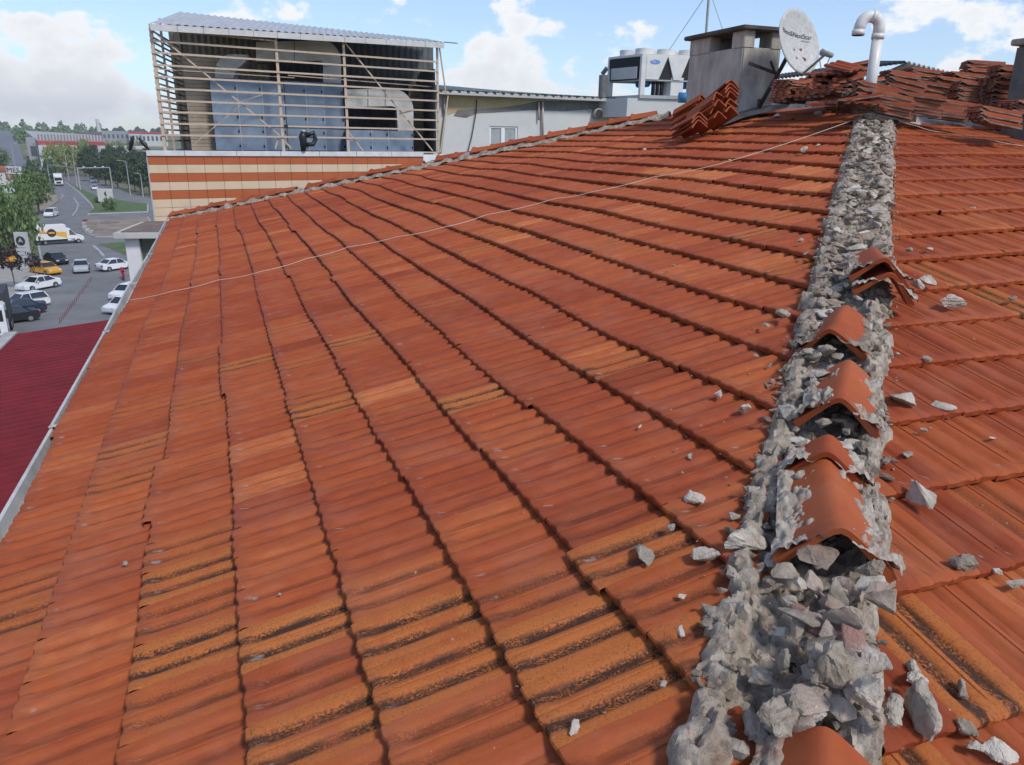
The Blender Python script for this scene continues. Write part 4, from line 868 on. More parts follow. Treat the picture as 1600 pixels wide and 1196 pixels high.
for (p1, p2) in (((300, 228), (375, 165)), ((375, 160), (410, 148)), ((245, 108), (460, 122)), ((450, 118), (675, 136))):
    a = pl(*p1, W0-.5); c = pl(*p2, W0-.5); b = MB(); b.bar(a, c, .03, .03); rel(b.build('brace', CG), cage)
b = MB(); b.bar(L3(pu[2][0], .02, W0), L3(pu[3][0], .02, W0), .06, .06); rel(b.build('sill_rail', CG), cage)
# roof: eave towards us falls to the right, sheet rises to the back
eL = pl(234, 37, W0+.35); eR = pl(694, 67, W0+.35)
back = ed*(DCG+.6)+zup*1.15
rel(corrugated('roof_sheet', eL, eR, eR+back*.9-zup*.35, eL+back, 42, .035, ZINC), cage)
nf = 13
for i in range(nf):
    a = eL.lerp(eR, i/nf); c = eL.lerp(eR, (i+1)/nf-.0012); b = MB(); b.hexa([a+en*.03-zup*.21, c+en*.03-zup*.21, c-zup*.21, a-zup*.21, a+en*.03-zup*.015, c+en*.03-zup*.015, c-zup*.015, a-zup*.015]); rel(b.build('fascia_panel', FASC), cage)
b = MB(); a = eR+zup*.02; b.bar(a, a+ex*.6, .05, .03); rel(b.build('purlin_end', mat('dark_steel', (.06, .06, .06), .6, .2, 5)), cage)
# walls behind: dark corrugated to the right, beige slats to the left
DKC = mat('back_wall_dark', (.10, .105, .11), .7, .25, 1.2); BSL = mat('back_wall_beige', (.48, .39, .29), .85, .15, 1.5)
def vcorr(name, u0, u1, v0, v1, w, n, m_, root, vt2=None):
    V = []; Fs = []
    for i in range(4*n+1):
        t = i/(4*n); u = u0+(u1-u0)*t; o_ = .04*(0, 1, 1, 0)[i % 4]; V += [L3(u, v0, w+o_), L3(u, v1+((vt2-v1)*t if vt2 is not None else 0), w+o_)]
    for i in range(4*n): Fs.append((2*i, 2*i+2, 2*i+3, 2*i+1))
    bb = MB(); bb.v = [tuple(v) for v in V]; bb.f = Fs; return rel(bb.build(name, m_, fix=False), root)
vcorr('back_wall', .2, WL*.36, 0, eL.z+1.0-ZP-.1, W0-DCG-.1, 16, mat('back_wall_brown', (.42, .35, .27), .85, .15, 1.2), cage, eL.lerp(eR, .36).z+.85-ZP)
vcorr('back_wall', WL*.36-.05, WL+.45, 0, eL.lerp(eR, .36).z+.85-ZP, W0-DCG-.1, 26, DKC, cage, eR.z+1.15*.9-.35-ZP-.12)
ua, _ = uvp(291, 150, -1.9); ub, _ = uvp(338, 150, -1.9)
for i in range(26):
    v = .02+i*.13; b = MB(); lbox(b, ua, ub+.3, v, v+.118, -1.95, -1.85); rel(b.build('slat', BSL), cage)
ua, _ = uvp(640, 200, -4.2); ub, _ = uvp(690, 200, -4.2)
for i in range(18):
    v = .02+i*.16; b = MB(); lbox(b, ua, ub+.6, v, v+.145, -4.3, -4.2); rel(b.build('slat', BSL), cage)
# right return wall of the cage
b = MB(); b.hexa([L3(WL-.28, 0, W0-.2), L3(WL-.2, 0, W0-.2), L3(WL-.2, 0, W0-DCG), L3(WL-.28, 0, W0-DCG), L3(WL-.28, 3.3, W0-.2), L3(WL-.2, 3.3, W0-.2), L3(WL-.2, 3.6, W0-DCG), L3(WL-.28, 3.6, W0-DCG)]); rel(b.build('side_wall', DKC), cage)
# --- air handling units
BLUE = mat('unit_blue_panel', (.22, .29, .385), .55, .12, 2.5, dirt=.35, dirtcol=(.15, .19, .25)); TRIM = mat('unit_trim', (.42, .45, .50), .5, .1, 4); DUCT = mat('galvanised_duct', (.60, .58, .54), .5, .2, 1.3, metal=.1, dirt=.35, dirtcol=(.16, .14, .12))
def unit(x0, x1, y0, y1, w, dep, label, seams, hs=()):
    ua, va = uvp(x0, y1, w); ub, vb = uvp(x1, y0, w); va = 0.02
    root = empty('air_handling_unit', L3((ua+ub)/2, 0, w-dep/2), label=label, cat='ventilation unit')
    b = MB(); lbox(b, ua, ub, va, vb, w-dep, w-.02); rel(b.build('housing', JOINT), root)
    us = [ua]+[uvp(s, 180, w)[0] for s in seams]+[ub]; vs_ = [va]+[uvp(x0, h_, w)[1] for h_ in hs]+[vb]
    for i in range(len(us)-1):
        for j in range(len(vs_)-1):
            b = MB(); lbox(b, us[i]+.02, us[i+1]-.02, vs_[j]+.015, vs_[j+1]-.015, w-.02, w+RNG.uniform(0, .01)); p_ = rel(b.build('panel', BLUE, bevel=.008), root)
            for hv in (.2, .8):
                b = MB(); lbox(b, us[i+1]-.09, us[i+1]-.04, vs_[j]+(vs_[j+1]-vs_[j])*hv-.05, vs_[j]+(vs_[j+1]-vs_[j])*hv+.05, w+.011, w+.03); rel(b.build('latch', mat('black_plastic', (.02, .02, .02), .5, .1, 5)), root)
    for u in us[1:-1]: b = MB(); lbox(b, u-.018, u+.018, va, vb, w-.02, w+.02); rel(b.build('trim', TRIM), root)
    return root
unit(337, 443, 127, 233, -1.3, 2.2, 'left blue ventilation unit inside the cage', (374, 412), (197,))
unit(447, 536, 131, 236, -1.6, 2.2, 'middle blue ventilation unit inside the cage', (480, 507), (200,))
unit(541, 646, 205, 238, -1.0, 1.8, 'low right blue ventilation unit under a duct elbow', (580, 606))
def duct(name, pix, w, dep, label, bands=3, seams=()):
    pts = [uvp(px, py, w) for px, py in pix]; n = len(pts); root = empty('air_duct', L3(pts[0][0], 0, w-dep/2), label=label, cat='duct')
    b = MB(); b.v = [tuple(L3(u, v, w)) for u, v in pts]+[tuple(L3(u, v, w-dep)) for u, v in pts]; b.f = [tuple(range(n))[::-1], tuple(range(n, 2*n))]+[(i, (i+1) % n, (i+1) % n+n, i+n) for i in range(n)]
    o = b.build('casing', DUCT); rel(o, root)
    for (a, c) in seams: q = MB(); q.bar(pl(*a, w+.012), pl(*c, w+.012), .03, .03); rel(q.build('flange', mat('duct_flange', (.22, .21, .2), .5, .2, 5)), root)
    return root
arc_ = lambda cx, cy, rx, ry, a0, a1, n=9: [(cx+rx*math.cos(t), cy-ry*math.sin(t)) for t in np.linspace(R(a0), R(a1), n)]
duct('air_duct', [(336, 128), (336, 112)]+arc_(362, 112, 26, 27, 180, 90)+[(388, 86), (384, 96), (368, 110), (364, 128)], -1.5, 1.4, 'small grey duct elbow rising from the left unit', seams=(((337, 104), (366, 112)),))
duct('air_duct', [(400, 96), (400, 66)]+[(480, 64)]+arc_(500, 98, 33, 36, 90, 0)+[(533, 132), (505, 132), (505, 102)]+arc_(500, 101, 5, 6, 0, 90, 3)+[(440, 96)], -1.7, 1.3, 'large grey duct bending down into the middle unit', seams=(((430, 65), (430, 96)), ((460, 64), (460, 96)), ((505, 105), (532, 100))))
duct('air_duct', [(541, 168), (541, 140)]+[(600, 139)]+arc_(612, 172, 34, 33, 90, 0)+[(646, 206), (622, 206), (620, 176)]+arc_(612, 172, 8, 6, 0, 90, 3)+[(575, 167)], -1.1, 1.2, 'grey duct elbow dropping into the low right unit', seams=(((575, 140), (575, 168)), ((602, 139), (602, 168)), ((624, 178), (646, 172))))
# --- black pump with its hose on the parapet
HOSE = mat('black_rubber', (.012, .012, .014), .45, .15, 8)
pump = empty('water_pump', pl(478, 236, .05), label='black pump with a curled hose standing on the parapet', cat='pump')
b = MB(); c = [pl(px, py, .1) for px, py in [(478, 212), (490, 208), (493, 218), (489, 226), (479, 226)]]; b.tube(c, .085, 10); rel(b.build('hose', HOSE, smooth=True), pump)
b = MB(); b.tube([pl(474, 236, .05), pl(474, 224, .05), pl(473, 214, .08), pl(474, 206, .08)], [.10, .13, .15, .09], 12); rel(b.build('motor', HOSE, smooth=True), pump)
b = MB(); b.tube([pl(474, 206, .08), pl(474, 203, .08)], .07, 10); rel(b.build('cover', mat('pump_cover', (.5, .5, .5), .5, .1, 5)), pump)
b = MB(); lbox(b, *[uvp(444, 198, .0)[0], uvp(450, 198, .0)[0]], *[uvp(444, 201, .0)[1], uvp(444, 195, .0)[1]], -.1, .0); b.bar(pl(447, 198, -.05), pl(540, 203, -.05), .03, .03); rel(b.build('water_line', HOSE), pump)
# --- two crows on the parapet corner
for (px, py, s_, lab) in ((205, 229, 1, 'black crow perched upright on a rod left of the striped building'), (227, 229, -1, 'black crow leaning on the parapet corner of the striped building')):
    p = at_d(px, py, 29.6); b = MB(); up_ = .9 if s_ > 0 else .35; d_ = (right*.4*s_+zup*up_).normalized()
    b.tube([p-d_*.16, p-d_*.08, p+zup*.06, p+d_*.12+zup*.06, p+d_*.19+zup*.09, p+d_*.23+zup*.1, p+d_*.29+zup*.09], [.015, .045, .075, .065, .045, .035, .006], 9); o = b.build('crow', HOSE, smooth=True); tag(o, lab, 'bird', 'crows by the striped building')
b = MB(); b.bar(at_d(203, 231.5, 29.6), L3(.05, -.02, -.1), .04, .04); rel(b.build('corner_rod', GREY), bld)
# ------------------------------------------------------------------ white building with the window
wb0 = at_d(686, 145, 34.6); wb1 = at_d(1000, 158, 39.6); wx = (wb1-wb0); wx.z = 0; WB = wx.length; wx.normalize(); wnn = Vector((wx.y, -wx.x, 0)); wb0g = Vector((wb0.x, wb0.y, 0))
def wl3(u, z, w=0): return wb0g+wx*u+zup*z+wnn*w
def wp(px, py, w=0): return on_plane(px, py, wb0g+wnn*w, wnn)
def wu(px, py, w=0): q = wp(px, py, w)-wb0g; return q.dot(wx), q.z
def wbox(b, u0, u1, z0, z1, w0, w1): return b.hexa([wl3(u0, z0, w1), wl3(u1, z0, w1), wl3(u1, z0, w0), wl3(u0, z0, w0), wl3(u0, z1, w1), wl3(u1, z1, w1), wl3(u1, z1, w0), wl3(u0, z1, w0)])
wbt = empty('white_building', wl3(WB/2, 0, -2), label='white walled building with a small window under a low metal roof', cat='building')
WHITE = mat('white_wall', (.56, .56, .54), .85, .05, 1.2, dirt=.25, dirtcol=(.42, .42, .41)); OCHRE = mat('ochre_band', (.46, .36, .20), .85, .12, 1.5, dirt=.5, dirtcol=(.3, .24, .15)); CEMB = mat('cement_band', (.19, .18, .165), .95, .2, 2.5)
zr = (wb0.z+wb1.z)/2
u_w0, z_w1 = wu(765, 197); u_w1, _ = wu(809, 197); z_w0 = z_w1-1.35
b = MB()
for a, c, z0, z1 in ((-.3, u_w0, 0, zr-.02), (u_w1, WB, 0, zr-.02), (u_w0, u_w1, 0, z_w0), (u_w0, u_w1, z_w1, zr-.02)): wbox(b, a, c, z0, z1, -.25, 0)
wbox(b, -.3, WB, 0, zr-.05, -6, -5.8); rel(b.build('wall', WHITE), wbt)
def poly(pix, w, m_, name, root, th=.012):
    P_ = [wp(px, py, w) for px, py in pix]; n = len(P_); b = MB(); b.v = [tuple(p+wnn*th) for p in P_]+[tuple(p) for p in P_]; b.f = [tuple(range(n))]+[(i, (i+1) % n, (i+1) % n+n, i+n) for i in range(n)]; return rel(b.build(name, m_), root)
poly([(700, 151), (845, 157), (845, 160), (815, 163), (790, 168), (760, 172), (735, 175), (712, 176), (699, 180)], .003, OCHRE, 'ochre_plaster', wbt)
poly([(709, 181), (728, 184), (745, 177), (785, 175), (830, 172), (880, 174), (950, 170), (956, 160), (842, 158), (818, 163), (780, 169), (745, 171), (715, 172)], .012, CEMB, 'cement_patch', wbt)
FRM = mat('window_frame_white', (.72, .72, .72), .4, .04, 5); PANE = glass('window_pane', (.30, .33, .34), .12)
win = MB()
for a, c, z0, z1 in ((u_w0, u_w0+.09, z_w0, z_w1), (u_w1-.09, u_w1, z_w0, z_w1), (u_w0+.09, u_w1-.09, z_w1-.08, z_w1), (u_w0+.09, u_w1-.09, z_w0, z_w0+.08), ((u_w0+u_w1)/2-.1, (u_w0+u_w1)/2+.08, z_w0+.08, z_w1-.08)): wbox(win, a, c, z0, z1, -.14, -.05)
wo = win.build('window', FRM); rel(wo, wbt)
for a, c in ((u_w0+.09, (u_w0+u_w1)/2-.1), ((u_w0+u_w1)/2+.08, u_w1-.09)):
    b = MB(); wbox(b, a, c, z_w0+.08, z_w1-.08, -.11, -.09); p_ = b.build('pane', PANE); p_.parent = wo; p_.matrix_parent_inverse = Matrix.Identity(4)
b = MB(); wbox(b, -.2, WB+.1, zr-.10, zr+.03, .0, .5); rel(b.build('eave_gutter', mat('eave_gutter_grey', (.45, .44, .42), .6, .1, 3, dirt=.4, dirtcol=(.28, .26, .24))), wbt)
rel(corrugated('roof_sheet', wl3(-.2, zr+.05, .45), wl3(WB+.1, zr+.05, .45), wl3(WB+.1, zr+.35, -6), wl3(-.2, zr+.75, -6), 44, .05, mat('green_grey_sheet', (.16, .21, .21), .5, .15, 2)), wbt)
b = MB()
for i in range(26): u = -.1+i*WB/25; wbox(b, u-.06, u+.06, zr+.0, zr+.09, .40, .52)
rel(b.build('sheet_clip', JOINT), wbt)
PIPEB = mat('pipe_beige', (.45, .38, .32), .6, .1, 5)
for (xa, ya, xb, yb, r_) in ((842, 160, 842, 188, .045), (848, 160, 848, 215, .05), (957, 163, 957, 188, .05), (966, 165, 966, 190, .05), (975, 160, 975, 186, .07), (981, 160, 981, 183, .07), (700, 150, 688, 240, .05), (694, 150, 694, 176, .05)):
    b = MB(); b.tube([wp(xa, ya, .12), wp(xb, yb, .12)], r_, 8); rel(b.build('drain_pipe', PIPEB, smooth=True), wbt)
b = MB(); b.tube([wp(990, 158, .2), wp(991, 170, .2), wp(994, 176, .2), wp(1003, 184, .2)], .07, 8); rel(b.build('drain_pipe', mat('pipe_white', (.62, .62, .62), .5, .05, 5), smooth=True), wbt)
b = MB(); b.tube([wp(745, 155, .1), wp(744, 176, .1), wp(737, 215, .1), wp(729, 245, .1)], .022, 6); rel(b.build('hanging_cable', HOSE), wbt)
fan = empty('wall_fan', wp(931, 178, .1), label='small round exhaust fan on the white wall', cat='fan')
c = wp(931, 178, .02); b = MB(); b.tube([c, c+wnn*.28], .24, 18); rel(b.build('housing', mat('fan_grey', (.30, .30, .29), .6, .1, 4), smooth=True), fan)
b = MB(); b.tube([c+wnn*.281, c+wnn*.29], .19, 16); rel(b.build('grille', JOINT), fan)
b = MB(); b.bar(wp(923, 173, .05), wp(918, 171, .05), .05, .05); rel(b.build('bracket', PIPEB), fan)
# ------------------------------------------------------------------ chiller on the roof beyond
ck = at_d(999, 158, 37.0); cl_ = at_d(947, 152, 38.6); crr = at_d(1100, 161, 38.2); zc0 = CZ+2.02; zc1 = at_d(999, 84, 37.0).z
e1 = (crr-ck); e1.z = 0; LC = 4.6; e1.normalize(); e2 = (cl_-ck); e2.z = 0; WC = e2.length; e2.normalize(); base = Vector((ck.x, ck.y, 0))
def c3(a, d, z): return base+e1*a+e2*d+zup*z
CHW = mat('chiller_white', (.66, .65, .62), .5, .06, 3, dirt=.25, dirtcol=(.48, .46, .42)); COIL = mat('coil_black', (.018, .018, .02), .8, .2, 6)
chl = empty('chiller', c3(LC/2, WC/2, zc0), label='white rooftop chiller with black V shaped coils and round fans on top', cat='chiller')
def cbox(b, a0, a1, d0, d1, z0, z1): return b.hexa([c3(a0, d0, z0), c3(a1, d0, z0), c3(a1, d1, z0), c3(a0, d1, z0), c3(a0, d0, z1), c3(a1, d0, z1), c3(a1, d1, z1), c3(a0, d1, z1)])
HC = zc1-zc0; zv = zc0+HC*.40
b = MB(); cbox(b, .02, LC, 0, WC, zc1-.10, zc1); rel(b.build('top_deck', CHW), chl)
for a, d in ((0, 0), (0, WC-.12), (LC-.12, 0), (LC-.12, WC-.12), (2.3, 0)):
    b = MB(); cbox(b, a+.01, a+.13 if a else .22, d, d+.12, zc0, zc1-.1); rel(b.build('leg', CHW), chl)
b = MB(); cbox(b, .05, LC-.02, .06, WC-.06, zv, zc1-.1); rel(b.build('coil', COIL), chl)
b = MB(); cbox(b, .1, LC, 0.02, WC-.02, zv-.06, zv); cbox(b, 0, LC, .0, WC, zc0-.1, zc0+.04); rel(b.build('frame_rail', mat('frame_grey', (.38, .38, .38), .5, .1, 4)), chl)
VW = 1.02
for i in range(4):
    a0 = .22+i*VW; zt0 = zc1-.1; b = MB(); P_ = [(a0 if i else a0, zt0), (a0+VW-.02, zt0), (a0+VW*.62 if i else a0+VW*.60, zv), (a0+VW*.32 if i else a0, zv)]
    b.v = [tuple(c3(a, -.02, z)) for a, z in P_]+[tuple(c3(a, .03, z)) for a, z in P_]; b.f = [(0, 1, 2, 3), (7, 6, 5, 4)]+[(j, (j+1) % 4, (j+1) % 4+4, j+4) for j in range(4)]; rel(b.build('side_panel', CHW), chl)
for i in range(4):
    for d in (WC*.3, WC*.75):
        p = c3(.6+i*1.05, d, zc1); b = MB(); b.tube([p, p+zup*.26], .42, 20); o = rel(b.build('fan_shroud', CHW, smooth=True), chl); o.data.set_sharp_from_angle(angle=R(40))
b = MB(); cbox(b, -.03, .0, .25, WC-.3, zc0+.75, zc0+1.25); rel(b.build('control_box', mat('control_box_grey', (.50, .50, .49), .5, .05, 4)), chl)
b = MB(); cbox(b, -.012, .04, .14, WC-.14, zc0+1.25, zc1-.12); rel(b.build('end_opening', COIL), chl)
MOT = mat('motor_blue', (.03, .12, .35), .5, .1, 5)
for a, r_ in ((.55, .16), (2.35, .17), (2.75, .17)):
    b = MB(); b.tube([c3(a, .25, zc0+.55), c3(a, .9, zc0+.55)], r_, 12); rel(b.build('compressor', MOT, smooth=True), chl)
for a in (.85, 1.05, 1.25): b = MB(); b.tube([c3(a, .3, zc0+.02), c3(a, .3, zc0+.8)], .09, 10); rel(b.build('pressure_vessel', HOSE, smooth=True), chl)
b = MB(); cbox(b, 1.5, 2.1, .05, .5, zc0+.05, zc0+.82); rel(b.build('switch_box', CHW), chl)
b = MB(); cbox(b, 3.42, 3.9, -.03, -.02, zc0+1.2, zc0+1.45); rel(b.build('red_plate', mat('red_plate', (.45, .02, .03), .5, .05, 5)), chl)
b = MB(); b.v = [tuple(c3(.62+.24*math.cos(t), -.025, zc1-.33+.1*math.sin(t))) for t in np.linspace(0, 2*math.pi, 24, endpoint=False)]; b.f = [tuple(range(24))]; rel(b.build('badge', mat('badge_blue', (.12, .28, .55), .4, .05, 5)), chl)
Mb = Matrix.Identity(4); nrm = (-e2)
for i in range(3): Mb[i][0] = e1[i]; Mb[i][1] = zup[i]; Mb[i][2] = nrm[i]
tx = text_obj('badge_lettering', 'Carrier', .13, Matrix.Translation(c3(.62, -.030, zc1-.335)) @ Mb, mat('badge_white', (.75, .75, .75), .5, .03, 5), chl)
b = MB(); cbox(b, -.5, LC, .1, WC, zc0-.9, zc0-.1); rel(b.build('plinth', WHITE), chl)
b = MB(); b.cyl(c3(-.5, WC*.8, zc0-.05), .2, 1.0, 12); b.tube([c3(-.55, WC*.8, zc0+1.0), c3(-.5, WC*.7, zc0+1.25)], .1, 8); tk = b.build('water_tank', mat('tank_grey', (.16, .16, .16), .6, .2, 4)); tag(tk, 'small dark tank with pipe beside the chiller', 'tank')
p = at_d(1071, 153, 36.5); b = MB(); b.tube([p-right*.3, p+right*.3], .22, 12); o = b.build('water_barrel', mat('barrel_blue', (.05, .2, .42), .5, .1, 5), smooth=True); tag(o, 'blue barrel lying beside the chiller legs', 'barrel')
# radio mast with stay wires behind the chimney
mb0 = at_d(1104, 60, 30); mtop = at_d(1110, -40, 30); mast = empty('radio_mast', mb0-zup*2, label='thin grey radio mast with stay wires behind the chimney', cat='mast')
b = MB(); b.tube([Vector((mb0.x, mb0.y, mb0.z-2)), mtop], .045, 8); rel(b.build('pole', GREY), mast)
for (px, py, d_) in ((1046, 78, 34), (1131, 52, 29)): b = MB(); b.tube([mtop.lerp(mb0, .25), at_d(px, py, d_)], .012, 5); rel(b.build('stay_wire', GREY), mast)
# ------------------------------------------------------------------ white framed annex and the red shed roof on the left
anx = empty('white_annex', at_d(215, 400, 27.5), label='white framed annex with glazing and a flat brown roof by the gutter', cat='building')
dA = 27.0; zA1 = at_d(196, 367, dA).z; c_l = at_d(194, 372, dA); c_r = at_d(258, 368, dA-.3); hx = (c_r-c_l); hx.z = 0; WA = hx.length; hx.normalize(); hnn = Vector((hx.y, -hx.x, 0)); a0 = Vector((c_l.x, c_l.y, 0))
def a3(u, z, w=0): return a0+hx*u+zup*z+hnn*w
def abox(b, u0, u1, z0, z1, w0, w1): return b.hexa([a3(u0, z0, w1), a3(u1, z0, w1), a3(u1, z0, w0), a3(u0, z0, w0), a3(u0, z1, w1), a3(u1, z1, w1), a3(u1, z1, w0), a3(u0, z1, w0)])
AWH = mat('annex_white', (.70, .70, .70), .6, .05, 2, dirt=.15, dirtcol=(.5, .5, .5))
b = MB(); abox(b, 0, .42, 0, zA1-.1, -.4, 0); rel(b.build('column', AWH, bevel=.01), anx)
b = MB(); abox(b, 1.05, 1.22, 0, zA1-.1, -.3, -.05); rel(b.build('mullion', AWH), anx)
b = MB(); abox(b, .42, 2.6, zA1-1.72, zA1-1.5, -.3, -.04); rel(b.build('transom', AWH), anx)
for z0, z1 in ((zA1-1.5, zA1-.1), (zA1-3.4, zA1-1.72), (zA1-6, zA1-3.5)):
    b = MB(); abox(b, .42, 1.05, z0, z1, -.2, -.17); rel(b.build('pane', glass('annex_pane', (.09, .11, .10), .08)), anx)
b = MB(); abox(b, 1.22, 2.8, 0, zA1-.1, -.3, -.1); rel(b.build('wall', mat('annex_wall_grey', (.38, .37, .35), .85, .1, 2)), anx)
b = MB(); abox(b, -.25, 2.9, zA1-.1, zA1+.08, -3.2, .25); rel(b.build('roof_edge', mat('annex_roof_edge', (.48, .47, .45), .7, .08, 3), bevel=.01), anx)
b = MB(); abox(b, -.05, 2.9, zA1+.08, zA1+.11, -3.1, .1); rel(b.build('roof_felt', mat('roof_felt_brown', (.17, .13, .105), .95, .2, 2)), anx)
b = MB(); abox(b, .45, 2.8, 0, zA1-.1, -3, -.4); rel(b.build('interior', mat('annex_inside', (.06, .065, .06), .9, .2, 1)), anx)
RED = mat('red_sheet_roof', (.165, .012, .016), .55, .15, 1.4, dirt=.3, dirtcol=(.10, .014, .018), spec=.25)
shed = empty('red_shed', on_z(80, 560, CZ-5.6), label='low shed with a dark red corrugated metal roof below the gutter', cat='building')
zR = CZ-5.5
q0, q1 = on_z(26, 523, zR), on_z(190, 494, zR); yv = Vector((q0.x-q1.x, q0.y-q1.y, 0)).normalized(); lft = on_z(-2, 547, zR)-q0; lft.z = 0; lft.normalize(); n0 = q0+lft*16-zup*.5; n1 = q1+Vector((.13, -1, -.03))*16
rel(corrugated('roof_sheet', q0, n0, n1+ex*1.2, q1+ex*1.2, 56, .035, RED), shed)
b = MB(); b.hexa([Vector((q0.x+.1, q0.y-.1, 0)), Vector((q1.x+1, q1.y-.1, 0)), Vector((n1.x+1, n1.y, 0)), Vector((n0.x+.1, n0.y, 0)), q0+Vector((.1, -.1, -.04)), q1+Vector((1, -.1, -.04)), n1+Vector((1, 0, -.04)), n0+Vector((.1, 0, -.04))]); rel(b.build('wall', mat('shed_wall', (.3, .28, .27), .9, .1, 2)), shed)
b = MB(); b.bar(q0-hx*.12+zup*.06, n0-hx*.12+zup*.06, .30, .05); rel(b.build('edge_strip', mat('edge_strip_grey', (.40, .38, .37), .7, .2, 2)), shed)
# ================================================================== street, traffic and landscape
ASPH = mat('asphalt', (.17, .17, .172), .9, .16, .25, dirt=.5, dirtcol=(.225, .22, .21)); PAVE = mat('paving_light', (.33, .31, .285), .9, .12, .8); GRASS = mat('grass', (.085, .135, .035), .95, .3, .6); SOIL = mat('bare_soil', (.25, .20, .155), .95, .3, .25, dirt=.4, dirtcol=(.13, .1, .08)); FIELD = mat('field', (.15, .16, .075), .95, .35, .012, dirt=.5, dirtcol=(.21, .185, .11)); KERB = mat('kerb_stone', (.42, .40, .37), .9, .15, 1.); PAINT = mat('road_paint', (.40, .40, .39), .8, .2, .6)
b = MB(); n = 72; b.v = [(5000*math.cos(2*math.pi*i/n), 5000*math.sin(2*math.pi*i/n), -.01) for i in range(n)]; b.f = [tuple(range(n))]; tag(b.build('ground', FIELD), kind='structure')
def zx(x, y): return (x/3.146, 180+y/3.146)
road = area_sheet('road', [(-160, 760), (-120, 560), (-30, 500), (10, 490), (44, 466), (60, 447), (64, 425), (60, 395), (55, 360), (52, 342), (80, 324), (94, 314), (86, 303), (74, 290), (60, 277), (40, 264), (20, 256), (-20, 248), (-20, 240), (30, 243), (62, 258), (95, 270), (140, 275), (175, 290), (200, 303), (240, 311), (330, 330), (330, 520), (260, 620), (140, 760)], .004, ASPH)
area_sheet('pavement', [(-140, 560), (-40, 470), (-10, 405), (28, 409), (52, 416), (60, 427), (52, 446), (36, 462), (28, 470), (0, 484), (-60, 515)], .10, PAVE)
area_sheet('pavement', [(30, 340), (52, 336), (80, 322), (92, 313), (88, 305), (70, 300), (40, 320)], .06, mat('verge_dirt', (.30, .24, .18), .95, .2, .5))
def island(name, pix, m_, label=None, h=.14):
    pts = [gnd(px, py, 0) for px, py in pix]; c = sum(pts, Vector())/len(pts); b = MB(); b.prism([(p.x, p.y) for p in pts], .0, h); o = b.build('kerb', KERB); tag(o, kind='structure')
    b = MB(); b.prism([(c.x+(p.x-c.x)*.975, c.y+(p.y-c.y)*.975) for p in pts], h-.1, h+.02); o2 = b.build(name, m_); tag(o2, kind='structure'); return o2
island('grass_verge', [zx(*p) for p in [(338, 328), (400, 368), (480, 400), (620, 426), (730, 440), (730, 478), (560, 484), (432, 488), (462, 462), (450, 435), (395, 380)]], GRASS)
island('traffic_island', [zx(*p) for p in [(404, 528), (430, 516), (520, 513), (730, 502), (760, 560), (640, 598), (470, 602), (425, 588), (404, 558)]], SOIL)
island('grass_verge', [zx(*p) for p in [(480, 638), (610, 627), (700, 640), (700, 720), (610, 688), (540, 656)]], GRASS)
area_sheet('grass_verge', [(114, 268), (240, 300), (330, 322), (330, 300), (230, 275), (140, 262)], .02, mat('verge_brown', (.17, .15, .09), .95, .3, .3))
def stripe(name, pix, w, z=.012):
    P_ = [gnd(px, py, z) for px, py in pix]; b = MB()
    for a, c in zip(P_[:-1], P_[1:]):
        d = (c-a); d.z = 0; s_ = Vector((d.y, -d.x, 0)).normalized()*w/2; b.quad(a-s_, a+s_, c+s_, c-s_)
    return tag(b.build(name, PAINT), kind='structure')
stripe('lane_marking', [zx(*p) for p in [(355, 495), (375, 470), (385, 440), (362, 405)]], .25); stripe('lane_marking', [zx(*p) for p in [(458, 640), (490, 668), (512, 695)]], .35); stripe('lane_marking', [zx(*p) for p in [(300, 410), (310, 395), (300, 385)]], .2); stripe('lane_marking', [zx(*p) for p in [(165, 520), (180, 585), (205, 720)]], .2); stripe('lane_marking', [zx(*p) for p in [(322, 328), (395, 384), (452, 442), (462, 464), (432, 492)]], .3); stripe('lane_marking', [zx(*p) for p in [(428, 486), (560, 482), (720, 474)]], .25)
# ---- hills and the rising main road
def hill(name, prof_, m_):
    """prof_: list of (distance, height) along the view, wide strip"""
    b = MB(); n = 60; th = np.linspace(R(-70), R(85), n); rgn = random.Random(3)
    for (d, h) in prof_:
        for t in th: hh = h*(1+.16*math.sin(t*7+d*.01)+.10*math.sin(t*17+1)) if h > 0 else h; b.v.append((d*math.sin(t), d*math.cos(t), hh))
    for j in range(len(prof_)-1):
        for i in range(n-1): k = j*n+i; b.f.append((k, k+1, k+n+1, k+n))
    return tag(b.build(name, m_, smooth=True), kind='structure')
hill('hill', [(560, -.5), (700, 4), (950, 9.5), (1250, 15), (1600, 17), (1900, 10), (2400, -5)], FIELD)
hz = lambda d: float(np.interp(d, [560, 700, 950, 1250, 1600], [-.4, 4, 9.5, 15, 17]))
b = MB(); P_ = []
for (xl, xr, y, d) in ((-20, 40, 252, 420), (-22, 36, 240, 560), (-22, 30, 226, 720), (-20, 22, 215, 1000), (-14, 10, 208, 1400), (-10, 6, 205, 1560)):
    l_ = at_d(xl, y, d); r_ = at_d(xr, y, d); z = max(.03, hz(d)*1.28+.9 if d > 560 else .05); l_.z = r_.z = z; P_ += [l_, r_]
b.v = [tuple(p) for p in P_]; b.f = [(2*i, 2*i+1, 2*i+3, 2*i+2) for i in range(len(P_)//2-1)]; tag(b.build('road', mat('asphalt_far', (.15, .155, .165), .9, .1, .05)), kind='structure')
